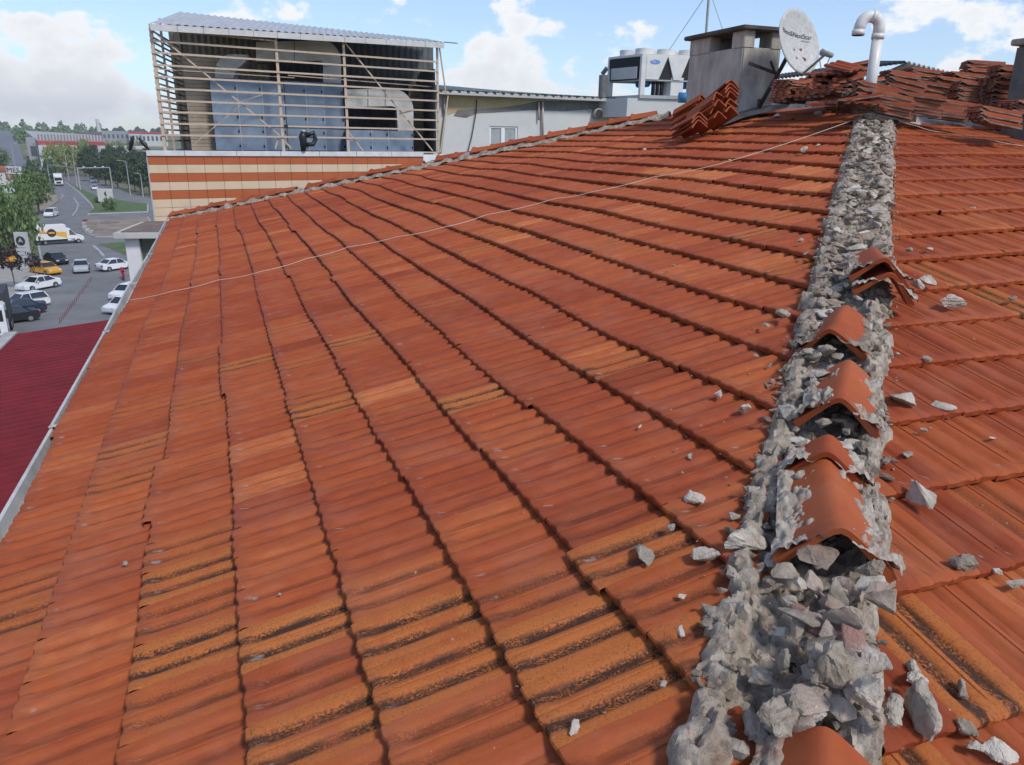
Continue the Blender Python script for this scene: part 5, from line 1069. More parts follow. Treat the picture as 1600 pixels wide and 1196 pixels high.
# ---- trees
def leafmat(name, c1, c2):
    m_ = mat(name, c1, .75, .3, .9, col2=c2); return m_
G1 = leafmat('leaf_green', (.17, .24, .08), (.07, .12, .035)); G2 = leafmat('leaf_dark', (.075, .115, .045), (.03, .052, .02)); G3 = leafmat('leaf_yellow_green', (.28, .32, .10), (.14, .18, .05)); G4 = leafmat('leaf_purple', (.05, .022, .03), (.02, .01, .015)); BARK = mat('bark', (.11, .085, .065), .95, .25, 4)
def crown_mesh(name, rx, rz, nclump, nleaf, leaf, seed, droop=0.0, m_=G1, cone=0.0):
    rg_ = np.random.default_rng(seed); V = []; Fs = []
    for _ in range(nclump):
        v = rg_.normal(0, 1, 3); v /= np.linalg.norm(v); r_ = rg_.uniform(.45, .95)**.6; zf = v[2]*r_
        wdt = (1-cone*(zf*.5+.5)); c = np.array([v[0]*rx*r_*wdt, v[1]*rx*r_*wdt, zf*rz]); cr_ = rg_.uniform(.16, .30)*rx
        for _ in range(nleaf):
            p = c+rg_.normal(0, 1, 3)*cr_*np.array([.6, .6, .5+droop]); a = rg_.normal(0, 1, 3); a /= np.linalg.norm(a); q = np.cross(a, rg_.normal(0, 1, 3)); q /= np.linalg.norm(q)+1e-6; s_ = leaf*rg_.uniform(.6, 1.2)
            if droop: a = a*.5+np.array([0, 0, -1]); a /= np.linalg.norm(a)
            k = len(V); V += [tuple(p-a*s_), tuple(p+q*s_*.55), tuple(p+a*s_), tuple(p-q*s_*.55)]; Fs.append((k, k+1, k+2, k+3))
    me = bpy.data.meshes.new(name); me.from_pydata(V, [], Fs); me.materials.append(m_); return me
def trunk_mesh(h, r_, rx, seed):
    rg_ = random.Random(seed); b = MB(); b.tube([(0, 0, -.1), (rg_.uniform(-.1, .1), 0, h*.5), (rg_.uniform(-.2, .2), .1, h), (rg_.uniform(-.2, .2), .1, h*1.7)], [r_*1.25, r_, r_*.8, r_*.25], 7)
    for i in range(5):
        t = rg_.uniform(0, 6.28); b.tube([(0, 0, h*rg_.uniform(.75, 1.05)), (math.cos(t)*rx*.35, math.sin(t)*rx*.35, h*1.35), (math.cos(t)*rx*.7, math.sin(t)*rx*.7, h*1.7)], [r_*.5, r_*.35, r_*.1], 5)
    me = b.mesh('trunk'); me.materials.append(BARK); return me
KIND = {'broad': [(crown_mesh('crown', 3.2, 3.6, 70, 30, .30, 1+i, 0, G1), trunk_mesh(2.6, .2, 3, i), 5.6) for i in range(2)], 'willow': [(crown_mesh('crown', 3.6, 4.2, 80, 36, .34, 11+i, .9, G1), trunk_mesh(2.6, .24, 3, 5+i), 5.2) for i in range(2)],
        'pine': [(crown_mesh('crown', 3.0, 4.6, 60, 26, .38, 21+i, 0, G2, .45), trunk_mesh(2.8, .2, 2, 9+i), 6.2) for i in range(3)], 'yellow': [(crown_mesh('crown', 3.4, 4.4, 60, 26, .4, 31+i, .3, G3), trunk_mesh(2.6, .2, 3, 14+i), 6.0) for i in range(2)],
        'purple': [(crown_mesh('crown', 1.1, 1.2, 30, 22, .15, 41, 0, G4), trunk_mesh(1.9, .05, 1, 19), 2.9)], 'bush': [(crown_mesh('crown', 1.4, 1.3, 34, 24, .2, 51, 0, G1), trunk_mesh(.5, .08, 1, 22), 1.3)]}
def tree(kind, p, s_, label, group=None, i=0, name='tree', cat='tree', zs=1.0):
    cr_, tr, hc = KIND[kind][i % len(KIND[kind])]; root = empty(name, p, RNG.uniform(0, 6.28), label, cat, group); root.scale = (s_, s_, s_*zs)
    o = link('trunk', tr, None, root); o = link('crown', cr_, None, root); o.location = (0, 0, hc); return root
tree('willow', gnd(20, 410), 1.06, 'big drooping green tree behind the grey sign pylon'); tree('willow', gnd(-6, 400), .95, 'drooping green tree at the left border', i=1); tree('broad', gnd(36, 352), .85, 'full green tree behind the drooping ones, beside the road', i=0)
tree('broad', gnd(62, 335), 1.0, 'rounded green tree at the road bend', i=1); tree('broad', gnd(28, 318), .95, 'dark rounded tree left of the one at the bend', i=0); tree('broad', gnd(3, 275), 1.2, 'green tree at the left border beside the far road', i=1)
tree('broad', gnd(50, 322), .9, 'smaller green tree tucked behind the one at the bend', i=0)
tree('purple', gnd(24, 452), 1.2, 'small dark purple leaved tree on the pavement', name='purple_tree'); tree('purple', gnd(57, 438), .8, 'thin sapling beside the yellow taxi', name='sapling')
for i, (px, py, s_) in enumerate([(88, 277, 1.15), (104, 276, 1.25), (118, 274, 1.1)]): tree('yellow', gnd(px, py), s_, ['left', 'middle', 'right'][i]+' one of three tall yellow green trees by the far road', 'yellow green trees', i, 'tall_tree')
for i, (px, py, s_) in enumerate([(138, 263, 1.3), (176, 258, 1.2), (192, 257, 1.2), (208, 257, 1.2), (222, 257, 1.2)]): tree('yellow', gnd(px, py), s_, 'yellow green tree, number %s from the left behind the dark wood' % ['one', 'two', 'three', 'four', 'five'][i], 'yellow green trees behind the dark wood', i, 'tall_tree')
pn = 0
for row, (y0, y1, sc) in enumerate([(262, 268, 1.0), (268, 279, .95), (276, 292, .88), (284, 305, .85)]):
    for j in range(9):
        t = j/8; px = 122+row*6+t*(235-122-row*6)+RNG.uniform(-3, 3); py = y0+(y1-y0)*t+RNG.uniform(-1, 1)
        tree('pine', gnd(px, py), sc*RNG.uniform(.85, 1.15), f'dark evergreen in the {["back", "second", "third", "front"][row]} row of the roadside wood, {["first", "second", "third", "fourth", "fifth", "sixth", "seventh", "eighth", "last"][j]} from left', f'dark evergreens in the {["back", "second", "third", "front"][row]} row of the wood', pn, 'evergreen_tree'); pn += 1
tree('bush', gnd(171, 330), 1.15, 'round green bush under the billboard', name='bush', cat='bush'); tree('bush', gnd(152, 318), .6, 'small bush left of the billboard', name='bush', cat='bush'); tree('bush', gnd(58, 262), 1.6, 'green bush beside the far car park', name='bush', cat='bush')
# far woods on the ridge read as one mass
def far_wood(name, pxs, dist, zlo, hgt, m_, label, seed):
    rg_ = np.random.default_rng(seed); V = []; Fs = []
    for _ in range(2600):
        px = rg_.uniform(*pxs); d = dist*rg_.uniform(.92, 1.08); p = at_d(px, 205, d); lump = 1+.35*math.sin(px*.21)+.22*math.sin(px*.53+1); p.z = zlo+rg_.random()**.8*hgt*lump; s_ = rg_.uniform(.9, 2.0)*dist/1300
        a = rg_.normal(0, 1, 3); a /= np.linalg.norm(a); q = np.cross(a, rg_.normal(0, 1, 3)); q /= np.linalg.norm(q); k = len(V); p = np.array(p)
        V += [tuple(p-a*s_), tuple(p+q*s_), tuple(p+a*s_), tuple(p-q*s_)]; Fs.append((k, k+1, k+2, k+3))
    me = bpy.data.meshes.new(name); me.from_pydata(V, [], Fs); o = link(name, me, m_); return tag(o, label, 'wood', kind='stuff')
far_wood('far_wood', (-30, 160), 1350, 14, 13, G1, 'green wood along the ridge on the horizon', 1); far_wood('far_wood', (140, 262), 1500, 15, 9, G2, 'dark wood along the horizon behind the far buildings', 2)
far_wood('far_wood', (20, 120), 900, 8, 9, G1, 'lighter trees on the hillside above the warehouse', 3); far_wood('far_wood', (25, 75), 330, 0, 5, G2, 'tree belt beside the far car park', 4)
# ---- vehicles
TYRE = mat('tyre', (.015, .015, .016), .8, .1, 5); RIM = mat('wheel_rim', (.35, .35, .36), .35, .1, 5, metal=.6); CGL = glass('car_glass', (.018, .022, .026), .05); LAMP = mat('head_lamp', (.6, .6, .6), .2, .05, 5); TAIL = mat('tail_lamp', (.35, .02, .02), .3, .05, 5)
def paint(n, c): return mat('car_paint_'+n, c, .28, .03, 2, spec=.6)
CARC = {'white': paint('white', (.72, .72, .72)), 'yellow': paint('yellow', (.70, .33, .015)), 'black': paint('black', (.018, .019, .022)), 'silver': paint('silver', (.40, .42, .44)), 'blue': paint('blue', (.02, .03, .06))}
def extr(b, prof_, w0, w1=None, z_split=None):
    n = len(prof_); k = len(b.v)
    for sg in (-1, 1):
        for (x, z, w) in prof_: b.v.append((x, sg*w, z))
    b.f.append(tuple(k+i for i in range(n))); b.f.append(tuple(k+n+i for i in range(n))[::-1])
    for i in range(n): j = (i+1) % n; b.f.append((k+i, k+n+i, k+n+j, k+j))
def make_car(kind, colour):
    m_ = CARC[colour]; root = empty('car', (0, 0, 0)); w = .88
    if kind == 'sedan': L, belt, top, xr, xf, rt0, rt1 = 4.55, .93, 1.44, -1.75, 1.05, -.95, .35; deck = 1.0
    elif kind == 'hatch': L, belt, top, xr, xf, rt0, rt1 = 4.15, .95, 1.50, -2.0, 1.05, -1.65, .35; deck = .98
    else: L, belt, top, xr, xf, rt0, rt1 = 4.45, 1.02, 1.74, -2.12, 1.2, -1.95, .45; deck = 1.05
    h = L/2; b = MB()
    extr(b, [(-h+.08, .28, w-.05), (-h, .45, w-.04), (-h+.02, .78, w-.04), (-h+.10, deck-.02, w-.1), (xr, deck, w-.06), (-.3, belt+.02, w-.02), (xf, belt, w-.05), (h-.35, belt-.12, w-.1), (h-.06, .72, w-.1), (h, .48, w-.08), (h-.06, .26, w-.06), (h-.6, .22, w), (-h+.6, .22, w)], w)
    o = b.build('body', m_, root, bevel=.05); o.data.shade_smooth(); o.data.set_sharp_from_angle(angle=R(50))
    b = MB(); extr(b, [(xr+.05, belt-.02, w-.05), (rt0, top-.03, w-.22), (rt1, top-.03, w-.22), (xf, belt-.02, w-.06)], w); b.build('window_glass', CGL, root)
    b = MB(); extr(b, [(rt0-.08, top-.05, w-.215), (rt0+.1, top, w-.28), (rt1-.1, top, w-.28), (rt1+.1, top-.05, w-.215)], w); b.build('roof', m_, root, bevel=.02)
    for sg in (-1, 1):
        for (x0, z0, x1, z1, t) in ((xr+.08, belt, rt0, top-.04, .09), (xf-.03, belt, rt1+.04, top-.04, .05), (-.25, belt, -.22, top-.04, .06)):
            b = MB(); b.bar((x0, sg*(w-.045), z0), (x1, sg*(w-.21), z1), t, .03, (0, 1, 0)); b.build('pillar', m_, root)
        b = MB(); b.box(h-.22, h-.02, sg*(w-.34)-.17, sg*(w-.34)+.17, .58, .72); b.build('headlight', LAMP, root)
        b = MB(); b.box(-h-.012, -h+.12, sg*(w-.24)-.16, sg*(w-.24)+.16, .66, .84); b.build('tail_light', TAIL, root)
        b = MB(); b.box(xf-.45, xf-.28, sg*(w+.03)-.08, sg*(w+.03)+.08, belt+.02, belt+.14); b.build('mirror', m_, root)
        for x in (h-.85, -h+.85):
            b = MB(); b.tube([(x, sg*(w-.22), .32), (x, sg*(w+.01), .32)], .32, 16); t = b.build('wheel', TYRE, root, smooth=True); t.data.set_sharp_from_angle(angle=R(40))
            b = MB(); b.tube([(x, sg*(w+.005), .32), (x, sg*(w+.02), .32)], .20, 12); b.build('rim', RIM, t)
    return root
def put(root, rear, front, label, group='cars on the street'):
    a, c = gnd(*rear), gnd(*front); d = c-a; root.location = (a+c)/2; root.location.z = .01; root.rotation_euler = (0, 0, math.atan2(d.y, d.x)); tag(root, label, 'car', group); return root
P = {}
def car(kind, colour, rear, front, label, name='car'):
    k = (kind, colour); r_ = copy_tree(P[k]) if k in P else make_car(kind, colour)
    P.setdefault(k, r_); return put(r_, rear, front, label)
car('suv', 'white', (92, 335), (68, 343), 'white family van turning at the road bend'); car('sedan', 'black', (76, 408), (102, 416), 'black sedan behind the yellow taxi'); car('sedan', 'silver', (129.5, 417), (127, 432), 'silver car driving towards the camera in mid road')
car('sedan', 'white', (164, 424), (198, 419), 'white sedan crossing by the annex column'); car('sedan', 'yellow', (50, 424), (95, 432), 'yellow taxi at the pavement corner, right one'); car('sedan', 'yellow', (-12, 407), (24, 414), 'yellow taxi half out at the left border')
car('sedan', 'white', (87, 447), (34, 457), 'white sedan parked alone along the pavement'); car('hatch', 'white', (60, 478), (20, 485), 'white hatchback parked above the dark cars'); car('sedan', 'blue', (53, 489), (6, 495), 'dark blue car parked below the white hatchback'); car('sedan', 'black', (40, 501), (-6, 507), 'black car parked nearest, lowest of the parked row')
car('sedan', 'white', (147, 293.5), (150, 300.5), 'white car on the far carriageway behind the billboard'); car('suv', 'white', (144.5, 281), (146.5, 290), 'white minivan following on the far carriageway'); car('hatch', 'white', (216, 461), (185, 470), 'white car half hidden by the gutter'); car('hatch', 'white', (214, 482), (178, 491), 'white car roof almost hidden behind the gutter, lowest one')
for i, (px, py) in enumerate([(40, 272), (47, 270), (55, 272), (62, 270), (70, 274)]): car('sedan', 'white' if i != 2 else 'silver', (px, py), (px+4, py+1.0), 'small far parked car, number %s from the left in the car park' % ['one', 'two', 'three', 'four', 'five'][i])
# box van with a round emblem
van = empty('box_van', (0, 0, 0)); VB = mat('van_box_white', (.72, .72, .71), .5, .03, 1)
b = MB(); b.box(-3.3, .95, -1.0, 1.0, .75, 2.95); b.build('cargo_box', VB, van, bevel=.03)
b = MB(); extr(b, [(.95, .45, .92), (.95, 2.4, .80), (1.5, 2.35, .80), (2.35, 1.35, .9), (3.15, 1.12, .88), (3.3, .8, .88), (3.3, .45, .88)], .9); b.build('cab', VB, van, bevel=.05)
for sg in (-1, 1):
    b = MB(); b.v = [(1.35, sg*.885, 1.35), (2.3, sg*.905, 1.33), (1.62, sg*.835, 2.12), (1.38, sg*.835, 2.12)]; b.f = [(0, 1, 2, 3)]; b.build('side_window', CGL, van)
    for x in (2.45, -2.1):
        b = MB(); b.tube([(x, sg*.68, .36), (x, sg*.95, .36)], .36, 16); t = b.build('wheel', TYRE, van); b = MB(); b.tube([(x, sg*.945, .36), (x, sg*.96, .36)], .2, 12); b.build('rim', RIM, t)
    b = MB(); b.box(3.15, 3.31, sg*.62-.2, sg*.62+.2, .85, 1.05); b.build('headlight', LAMP, van)
b = MB(); b.v = [(1.58, -.8, 2.3), (2.3, -.86, 1.42), (2.3, .86, 1.42), (1.58, .8, 2.3)]; b.v = [(x+.03, y, z+.02) for x, y, z in b.v]; b.f = [(0, 1, 2, 3)]; b.build('windscreen', CGL, van)
b = MB(); b.box(-3.3, 2, -.9, .9, .45, .75); b.build('chassis', TYRE, van)
YEL = mat('van_yellow', (.75, .42, .05), .5, .04, 2); EMB = mat('van_emblem_brown', (.05, .025, .015), .5, .1, 3); REDL = mat('van_red', (.55, .06, .04), .5, .05, 3)
for sg in (-1, 1):
    y = sg*1.008
    b = MB(); b.v = [(-.9, y, 2.0), (.92, y, 1.85), (.92, y, .95), (-.2, y, 1.25), (-.9, y, 1.55)]; b.f = [(0, 1, 2, 3, 4)]; b.build('yellow_swoosh', YEL, van)
    b = MB(); b.v = [(-3.0, y, 2.35), (-1.3, y, 1.95), (-1.3, y, 1.75), (-3.0, y, 2.05)]; b.f = [(0, 1, 2, 3)]; b.build('yellow_swoosh', YEL, van)
    b = MB(); b.v = [(-3.0, y*1.002, 2.02), (-1.3, y*1.002, 1.74), (-1.3, y*1.002, 1.64), (-3.0, y*1.002, 1.86)]; b.f = [(0, 1, 2, 3)]; b.build('red_swoosh', REDL, van)
    b = MB(); b.v = [(-1.1+.62*math.cos(t), y*1.005, 1.8+.62*math.sin(t)) for t in np.linspace(0, 2*math.pi, 28, endpoint=False)]; b.f = [tuple(range(28))]; b.build('emblem', EMB, van)
    b = MB(); b.v = [(-1.5, y*1.008, 1.7), (-.7, y*1.008, 1.7), (-.7, y*1.008, 1.92), (-1.5, y*1.008, 1.92)]; b.f = [(0, 1, 2, 3)]; b.build('emblem_band', YEL, van)
put(van, (63, 383), (124, 379), 'white box van with a round brown emblem and yellow swooshes', None); van['category'] = 'van'
# lorry coming towards the camera, dark lorry at the left border
def lorry(colour, boxc, label, rear, front, L=9.):
    r_ = empty('lorry', (0, 0, 0)); b = MB(); b.box(-L/2, L/2-2.2, -1.22, 1.22, 1.1, 3.7); b.build('cargo_box', boxc, r_, bevel=.03); b = MB(); b.box(L/2-2.1, L/2, -1.2, 1.2, .5, 3.1); b.build('cab', colour, r_, bevel=.12)
    b = MB(); b.box(L/2+.0, L/2+.02, -1.05, 1.05, 1.75, 2.7); b.build('windscreen', CGL, r_); b = MB(); b.box(L/2+.0, L/2+.03, -.7, .7, .8, 1.4); b.build('grille', TYRE, r_)
    for sg in (-1, 1):
        b = MB(); b.box(L/2, L/2+.03, sg*.95-.15, sg*.95+.15, .7, .9); b.build('headlight', LAMP, r_)
        b = MB(); b.box(L/2-.5, L/2-.3, sg*1.35-.1, sg*1.35+.1, 1.9, 2.6); b.build('mirror', TYRE, r_)
        for x in (L/2-1.0, -L/2+1.2, -L/2+2.3): b = MB(); b.tube([(x, sg*.9, .5), (x, sg*1.2, .5)], .5, 14); t = b.build('wheel', TYRE, r_); b = MB(); b.tube([(x, sg*1.2, .5), (x, sg*1.215, .5)], .28, 10); b.build('rim', RIM, t)
    b = MB(); b.box(-L/2, L/2-2.1, -.5, .5, .6, 1.1); b.build('chassis', TYRE, r_); put(r_, rear, front, label, None); r_['category'] = 'lorry'; return r_
lorry(CARC['white'], VB, 'white lorry coming towards the camera on the main road', (90, 284), (95, 297)); lorry(CARC['white'], mat('lorry_dark_box', (.035, .035, .035), .6, .1, 1), 'dark box lorry at the left border beside the red roof', (0, 503), (-14, 545), 7.)
# motor scooter
sc = empty('scooter', (0, 0, 0)); RD = mat('scooter_red', (.45, .02, .03), .35, .05, 3)
b = MB(); extr(b, [(-.8, .5, .16), (-.7, .85, .16), (-.1, .8, .17), (.05, .4, .15), (.45, .4, .14), (.6, .95, .16), (.7, .9, .15), (.62, .35, .12), (-.3, .3, .15)], .2); b.build('body', RD, sc, bevel=.03)
for x in (-.6, .72): b = MB(); b.tube([(x, -.06, .26), (x, .06, .26)], .26, 14); b.build('wheel', TYRE, sc)
b = MB(); b.bar((.6, -.33, 1.05), (.6, .33, 1.05), .04); b.build('handlebar', TYRE, sc); b = MB(); b.box(-.75, 0, -.14, .14, .84, .93); b.build('seat', TYRE, sc, bevel=.03); b = MB(); b.box(-1.0, -.55, -.22, .22, .93, 1.35); b.build('delivery_box', RD, sc, bevel=.02)
put(sc, (192, 433), (195, 442), 'red delivery scooter beside the annex column', None); sc['category'] = 'scooter'
# ---- street furniture
POLE = mat('pole_grey', (.42, .42, .42), .6, .1, 3)
def lamp_post(px, py, h, label, arm=(1.6, 0), group='street lamps'):
    p = gnd(px, py); r_ = empty('street_lamp', p, 0, label, 'street lamp', group); a = right*arm[0]
    b = MB(); b.tube([p, p+zup*h], [.13, .07], 8); rel(b.build('pole', POLE), r_); b = MB(); b.tube([p+zup*h, p+zup*(h+.25)+a*.5, p+zup*(h+.35)+a], .06, 6); rel(b.build('arm', POLE), r_); b = MB(); q = p+zup*(h+.35)+a; b.bar(q, q+a.normalized()*.9, .35, .14); rel(b.build('lamp_head', POLE), r_)
lamp_post(204, 306, 9.2, 'tall street lamp before the dark wood', (-1.6, 0)); lamp_post(224, 308, 6, 'short street lamp beside the striped building', (-.5, 0))
for i, (px, py) in enumerate([(121, 292), (108, 283), (98, 275), (90, 271), (83, 267), (78, 264), (70, 262), (64, 260), (58, 258), (52, 256), (24, 262)]): lamp_post(px, py, 11, 'median street lamp, number %d counting away from the camera' % (i+1), (-1.4 if i % 2 else 1.4, 0), 'street lamps along the median')
gt = empty('road_gantry', gnd(125, 298), 0, 'thin grey sign gantry spanning both carriageways', 'gantry'); ga, gb, gc = gnd(79, 290), gnd(126, 298), gnd(176, 296); hg = 6.6
for q in (ga, gb, gc): b = MB(); b.tube([q, q+zup*hg], .14, 8); rel(b.build('post', POLE), gt)
b = MB(); b.bar(ga+zup*hg, gb+zup*hg, .22); rel(b.build('beam', POLE), gt); b = MB(); b.bar(gb+zup*hg, gc+zup*hg, .22); rel(b.build('beam', POLE), gt)
for t in (.2, .55, .8): q = gb.lerp(gc, t)+zup*(hg+.1); b = MB(); b.box(q.x-.25, q.x+.25, q.y-.2, q.y+.2, q.z, q.z+.35); rel(b.build('camera_box', mat('camera_box_white', (.6, .6, .6), .5, .05, 3)), gt)
bb_ = empty('billboard', gnd(166, 318), 0, 'white billboard with a small dark figure print on the grass verge', 'billboard'); q = gnd(166, 319); k_ = (q-EYE).length/F_PX
def bpos(dx, dz, w=0): return q+right*dx*k_+zup*dz*k_-fwd_h*w
b = MB(); b.hexa([bpos(-10, 3, 0), bpos(10, 3, 0), bpos(10, 3, -.3), bpos(-10, 3, -.3), bpos(-10, 20, 0), bpos(10, 20, 0), bpos(10, 20, -.3), bpos(-10, 20, -.3)]); rel(b.build('panel', mat('billboard_white', (.62, .61, .58), .7, .04, 1)), bb_)
for x in (-7, 7): b = MB(); b.bar(bpos(x, 0, -.15), bpos(x, 3.2, -.15), .2); rel(b.build('leg', POLE), bb_)
for pts in ([(-1, 14), (1.5, 17), (2, 12), (3, 10), (0, 10.5)], [(0, 9), (2.5, 8), (3, 4.5), (.5, 4.5)]): b = MB(); b.v = [tuple(bpos(x, z, .02)) for x, z in pts]; b.f = [tuple(range(len(pts)))]; rel(b.build('print', mat('print_dark', (.06, .03, .03), .7, .1, 3)), bb_)
# sign pylon with a dark round emblem
pyl = empty('sign_pylon', gnd(42, 419), 0, 'grey sign pylon with a dark round emblem before the drooping tree', 'sign'); q = gnd(41, 419); k_ = (q-EYE).length/F_PX
ppos = bpos
b = MB(); b.hexa([ppos(-8, 0, .15), ppos(8, 0, .15), ppos(8, 0, -.3), ppos(-8, 0, -.3), ppos(-8, 46, .15), ppos(8, 46, .15), ppos(8, 46, -.3), ppos(-8, 46, -.3)]); rel(b.build('panel', mat('pylon_silver', (.48, .48, .48), .5, .06, 2), bevel=.03), pyl)
b = MB(); b.v = [tuple(ppos(6*math.cos(t), 35+6*math.sin(t), .17)) for t in np.linspace(0, 2*math.pi, 24, endpoint=False)]; b.f = [tuple(range(24))]; rel(b.build('emblem', mat('emblem_dark', (.03, .03, .03), .5, .1, 3)), pyl)
b = MB(); b.v = [tuple(ppos(x, z, .19)) for x, z in ((0, 39.5), (3.4, 33), (0, 34.4), (-3.4, 33))]; b.f = [(0, 1, 2, 3)]; rel(b.build('emblem_mark', mat('emblem_pale', (.4, .4, .4), .5, .05, 3)), pyl)
for z in (26, 21, 16.5, 12, 7.5): b = MB(); b.v = [tuple(ppos(x, zz, .17)) for x, zz in ((-5.5, z), (5.5, z), (5.5, z+.7), (-5.5, z+.7))]; b.f = [(0, 1, 2, 3)]; rel(b.build('text_line', mat('text_grey', (.22, .22, .22), .6, .1, 3)), pyl)
bn = empty('banner', gnd(2, 402), 0, 'blue banner on a lamp pole at the left border', 'banner'); q = gnd(1, 404); k_ = (q-EYE).length/F_PX
b = MB(); b.hexa([ppos(-6, 14, 0), ppos(3, 14, 0), ppos(3, 14, -.1), ppos(-6, 14, -.1), ppos(-6, 34, 0), ppos(3, 34, 0), ppos(3, 34, -.1), ppos(-6, 34, -.1)]); rel(b.build('cloth', mat('banner_blue', (.04, .26, .55), .7, .05, 2)), bn); b = MB(); b.tube([q-right*.5, ppos(-5, 40, -.1)], .07, 8); rel(b.build('pole', POLE), bn); b = MB(); b.bar(ppos(-6, 38, 0), ppos(5, 39.5, 0), .35, .15); rel(b.build('lamp_head', mat('lamp_white', (.65, .65, .65), .5, .05, 3)), bn)
RB = mat('bollard_red', (.22, .045, .04), .6, .1, 5)
for i in range(20):
    t = i/19; q = gnd(143+(94-143)*t, 439+(506-439)*t); b = MB(); b.tube([q, q+zup*.5], .032, 8); o = b.build('lane_bollard', RB); tag(o, 'flexible red bollard in the mid road row, number %d from the far end' % (i+1), 'bollard', 'red bollards along the road middle')
for i, (px, py) in enumerate([(133, 347), (132, 352), (134, 357), (138, 362), (143, 365)]): q = gnd(px, py); b = MB(); b.box(q.x-.3, q.x+.3, q.y-.9, q.y+.9, .1, .5); o = b.build('kerb_block', RB if i == 0 else PAINT, bevel=.03); tag(o, 'red kerb block at the tip of the bare island' if i == 0 else 'white kerb block at the tip of the bare island, number %d below the red one' % i, 'kerb block', 'kerb blocks round the bare island')
for i, (px, py, w, h) in enumerate([(155, 352, 16, 4), (185, 349, 14, 4), (205, 353, 22, 5)]):
    q = gnd(px, py); k_ = (q-EYE).length/F_PX; o = link('soil_heap', chunk_mesh('soil_heap', w*k_, w*k_*1.5, h*k_, 1200+i, 2, .12), SOIL); o.location = q+zup*.1; tag(o, ['left', 'middle', 'right'][i]+' soil heap on the bare island', 'heap')
# ---- far buildings
def block(name, px0, px1, ytop, ybase, d, dep, m_, label, z0=0.0, roof=None, band=None, nwin=0, cat='building'):
    a = at_d(px0, ybase, d); c = at_d(px1, ybase, d); zt = at_d((px0+px1)/2, ytop, d).z; a.z = c.z = z0; r_ = empty(name, (a+c)/2, 0, label, cat); e = (c-a); L = e.length; e.normalize(); n_ = Vector((e.y, -e.x, 0))
    f = lambda u, z, w: a+e*u+zup*(z-z0)+n_*w
    def bx(b, u0, u1, za_, zb_, w0, w1): return b.hexa([f(u0, za_, w1), f(u1, za_, w1), f(u1, za_, w0), f(u0, za_, w0), f(u0, zb_, w1), f(u1, zb_, w1), f(u1, zb_, w0), f(u0, zb_, w0)])
    b = MB(); bx(b, 0, L, z0-3, zt, -dep, 0); rel(b.build('wall', m_), r_); hh = zt-z0
    if roof: b = MB(); bx(b, -.3, L+.3, zt, zt+hh*.06+.1, -dep-.3, .3); rel(b.build('roof', roof), r_)
    if band: b = MB(); bx(b, -.02, L+.02, zt-hh*.16, zt-.02, -.1, .06); rel(b.build('band', band), r_)
    for i in range(nwin): u0 = L*(i+.25)/nwin; b = MB(); bx(b, u0, u0+L*.5/nwin, z0+hh*.35, z0+hh*.7, -.1, .05); rel(b.build('window', glass('far_window', (.06, .07, .08), .2)), r_)
    return r_, f, L, zt
WHF = mat('far_white', (.52, .52, .51), .8, .04, .1); GRF = mat('far_grey', (.30, .31, .32), .8, .06, .1); RDF = mat('far_red', (.38, .05, .05), .7, .08, .1); RTF = mat('far_red_tile', (.33, .10, .06), .9, .1, .3)
wh, f_, L_, zt = block('warehouse', 62, 166, 221, 243, 470, 40, WHF, 'long white warehouse with a red line and a ribbed grey roof', band=RDF)
b = MB(); V0 = [f_(0, zt, -3), f_(L_, zt, -3), f_(L_, zt+3.0, -30), f_(-6, zt+5.0, -30)]; b.quad(*[tuple(v) for v in V0]); rel(b.build('roof', mat('far_roof_grey', (.36, .36, .36), .7, .08, .05)), wh)
for i in range(21): u = L_*(i+.5)/21; b = MB(); b.hexa([f_(u-.35, zt-.1, -2.9), f_(u+.35, zt-.1, -2.9), f_(u+.35, zt-.1, -3.2), f_(u-.35, zt-.1, -3.2), f_(u-.35, zt+3.2, -2.9), f_(u+.35, zt+3.2, -2.9), f_(u+.35, zt+3.2, -3.2), f_(u-.35, zt+3.2, -3.2)]); rel(b.build('roof_light', mat('roof_light_brown', (.24, .17, .15), .7, .1, 1)), wh)
block('warehouse_end', 44, 63, 215, 240, 478, 30, GRF, 'grey end block of the white warehouse with a dark door', nwin=1); block('low_hall', 172, 232, 229, 243, 440, 20, WHF, 'low pale hall behind the yellow green trees', nwin=7)
block('grey_hall', 128, 160, 206, 216, 900, 40, mat('far_brown', (.16, .13, .12), .8, .1, .1), 'brown hall on the ridge under the tall tower', 9, nwin=3); block('grey_hall', 160, 202, 205, 216, 860, 40, GRF, 'long grey hall on the ridge right of the tower', 9, nwin=6)
block('red_white_hall', 202, 222, 206, 219, 820, 40, WHF, 'white hall with a red top on the ridge, left one', 7, band=RDF, nwin=4); block('red_white_hall', 222, 262, 207, 219, 800, 40, WHF, 'white hall with a red top on the ridge, right one', 7, band=RDF, nwin=6)
q = at_d(155.5, 206, 1000); k_ = 1000/F_PX; b = MB(); b.tube([Vector((q.x, q.y, 8)), Vector((q.x-.8, q.y, at_d(155.5, 186, 1000).z))], [3.4*k_, 1.9*k_], 16); o = b.build('cooling_tower', WHF); tag(o, 'tall tapering white tower on the horizon', 'tower')
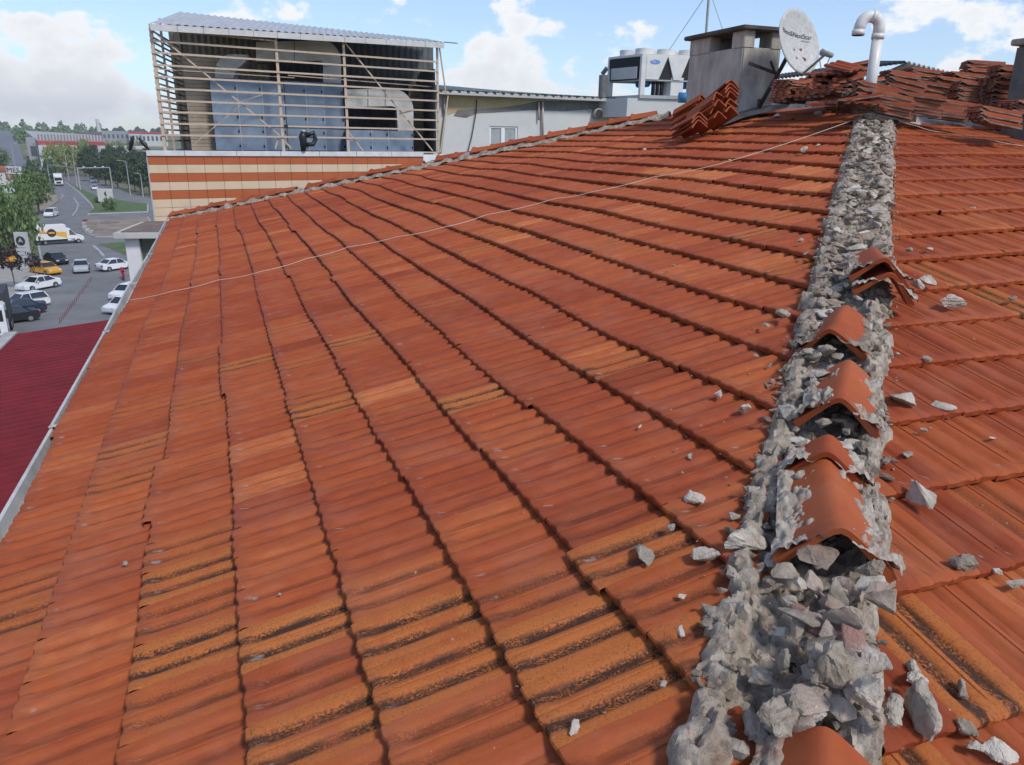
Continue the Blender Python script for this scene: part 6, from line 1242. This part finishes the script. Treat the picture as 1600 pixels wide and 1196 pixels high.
block('shop', -20, 13, 268, 300, 190, 12, mat('shop_wall', (.5, .49, .46), .8, .05, .5), 'pale shop with a red tiled roof at the left border', roof=RTF, nwin=3); block('shop_annex', -20, 24, 302, 320, 160, 8, mat('canopy_blue', (.30, .36, .40), .6, .08, .5), 'pale blue flat canopy below the shop at the left border', roof=mat('canopy_roof', (.42, .45, .46), .6, .06, .5))
sg_ = empty('roof_sign', at_d(21, 272, 200), 0, 'white roof sign with dark capital letters left of the road', 'sign'); q = at_d(21.5, 272, 200); k_ = 200/F_PX
b = MB(); b.hexa([ppos(-9.5, 0, 0), ppos(9.5, 0, 0), ppos(9.5, 0, -.3), ppos(-9.5, 0, -.3), ppos(-9.5, 9, 0), ppos(9.5, 9, 0), ppos(9.5, 9, -.3), ppos(-9.5, 9, -.3)]); rel(b.build('panel', mat('sign_white', (.7, .7, .7), .6, .03, 1)), sg_)
for x in (-7, 7): b = MB(); b.bar(ppos(x, 0, -.15), Vector((ppos(x, 0, -.15).x, ppos(x, 0, -.15).y, 0)), .25); rel(b.build('leg', POLE), sg_)
Ms = Matrix.Identity(4)
for i in range(3): Ms[i][0] = right[i]; Ms[i][1] = zup[i]; Ms[i][2] = -fwd_h[i]
text_obj('lettering', 'MES', 1.45, Matrix.Translation(ppos(0, 4.5, .05)) @ Ms, mat('sign_ink', (.03, .03, .035), .6, .05, 3), sg_, 1.15)
block('house', 2, 30, 279, 296, 215, 8, mat('house_wall', (.5, .45, .42), .8, .06, .5), 'small house with a red roof under the white roof sign', roof=RTF, nwin=3)
# ---- light summer haze over the whole place
b = MB(); b.box(-2300, 2600, -60, 2650, -1.0, 95.0); hz_o = b.build('haze', None)
hm = bpy.data.materials.new('haze_air'); hm.use_nodes = True; hn_ = hm.node_tree.nodes; hn_.clear(); ho = hn_.new('ShaderNodeOutputMaterial'); hv = hn_.new('ShaderNodeVolumePrincipled')
hv.inputs['Color'].default_value = (.82, .88, .96, 1); hv.inputs['Density'].default_value = .00024; hv.inputs['Anisotropy'].default_value = .2; hm.node_tree.links.new(hv.outputs[0], ho.inputs['Volume']); hz_o.data.materials.append(hm)
tag(hz_o, 'thin pale haze in the air over the street and hills', 'haze', kind='stuff')
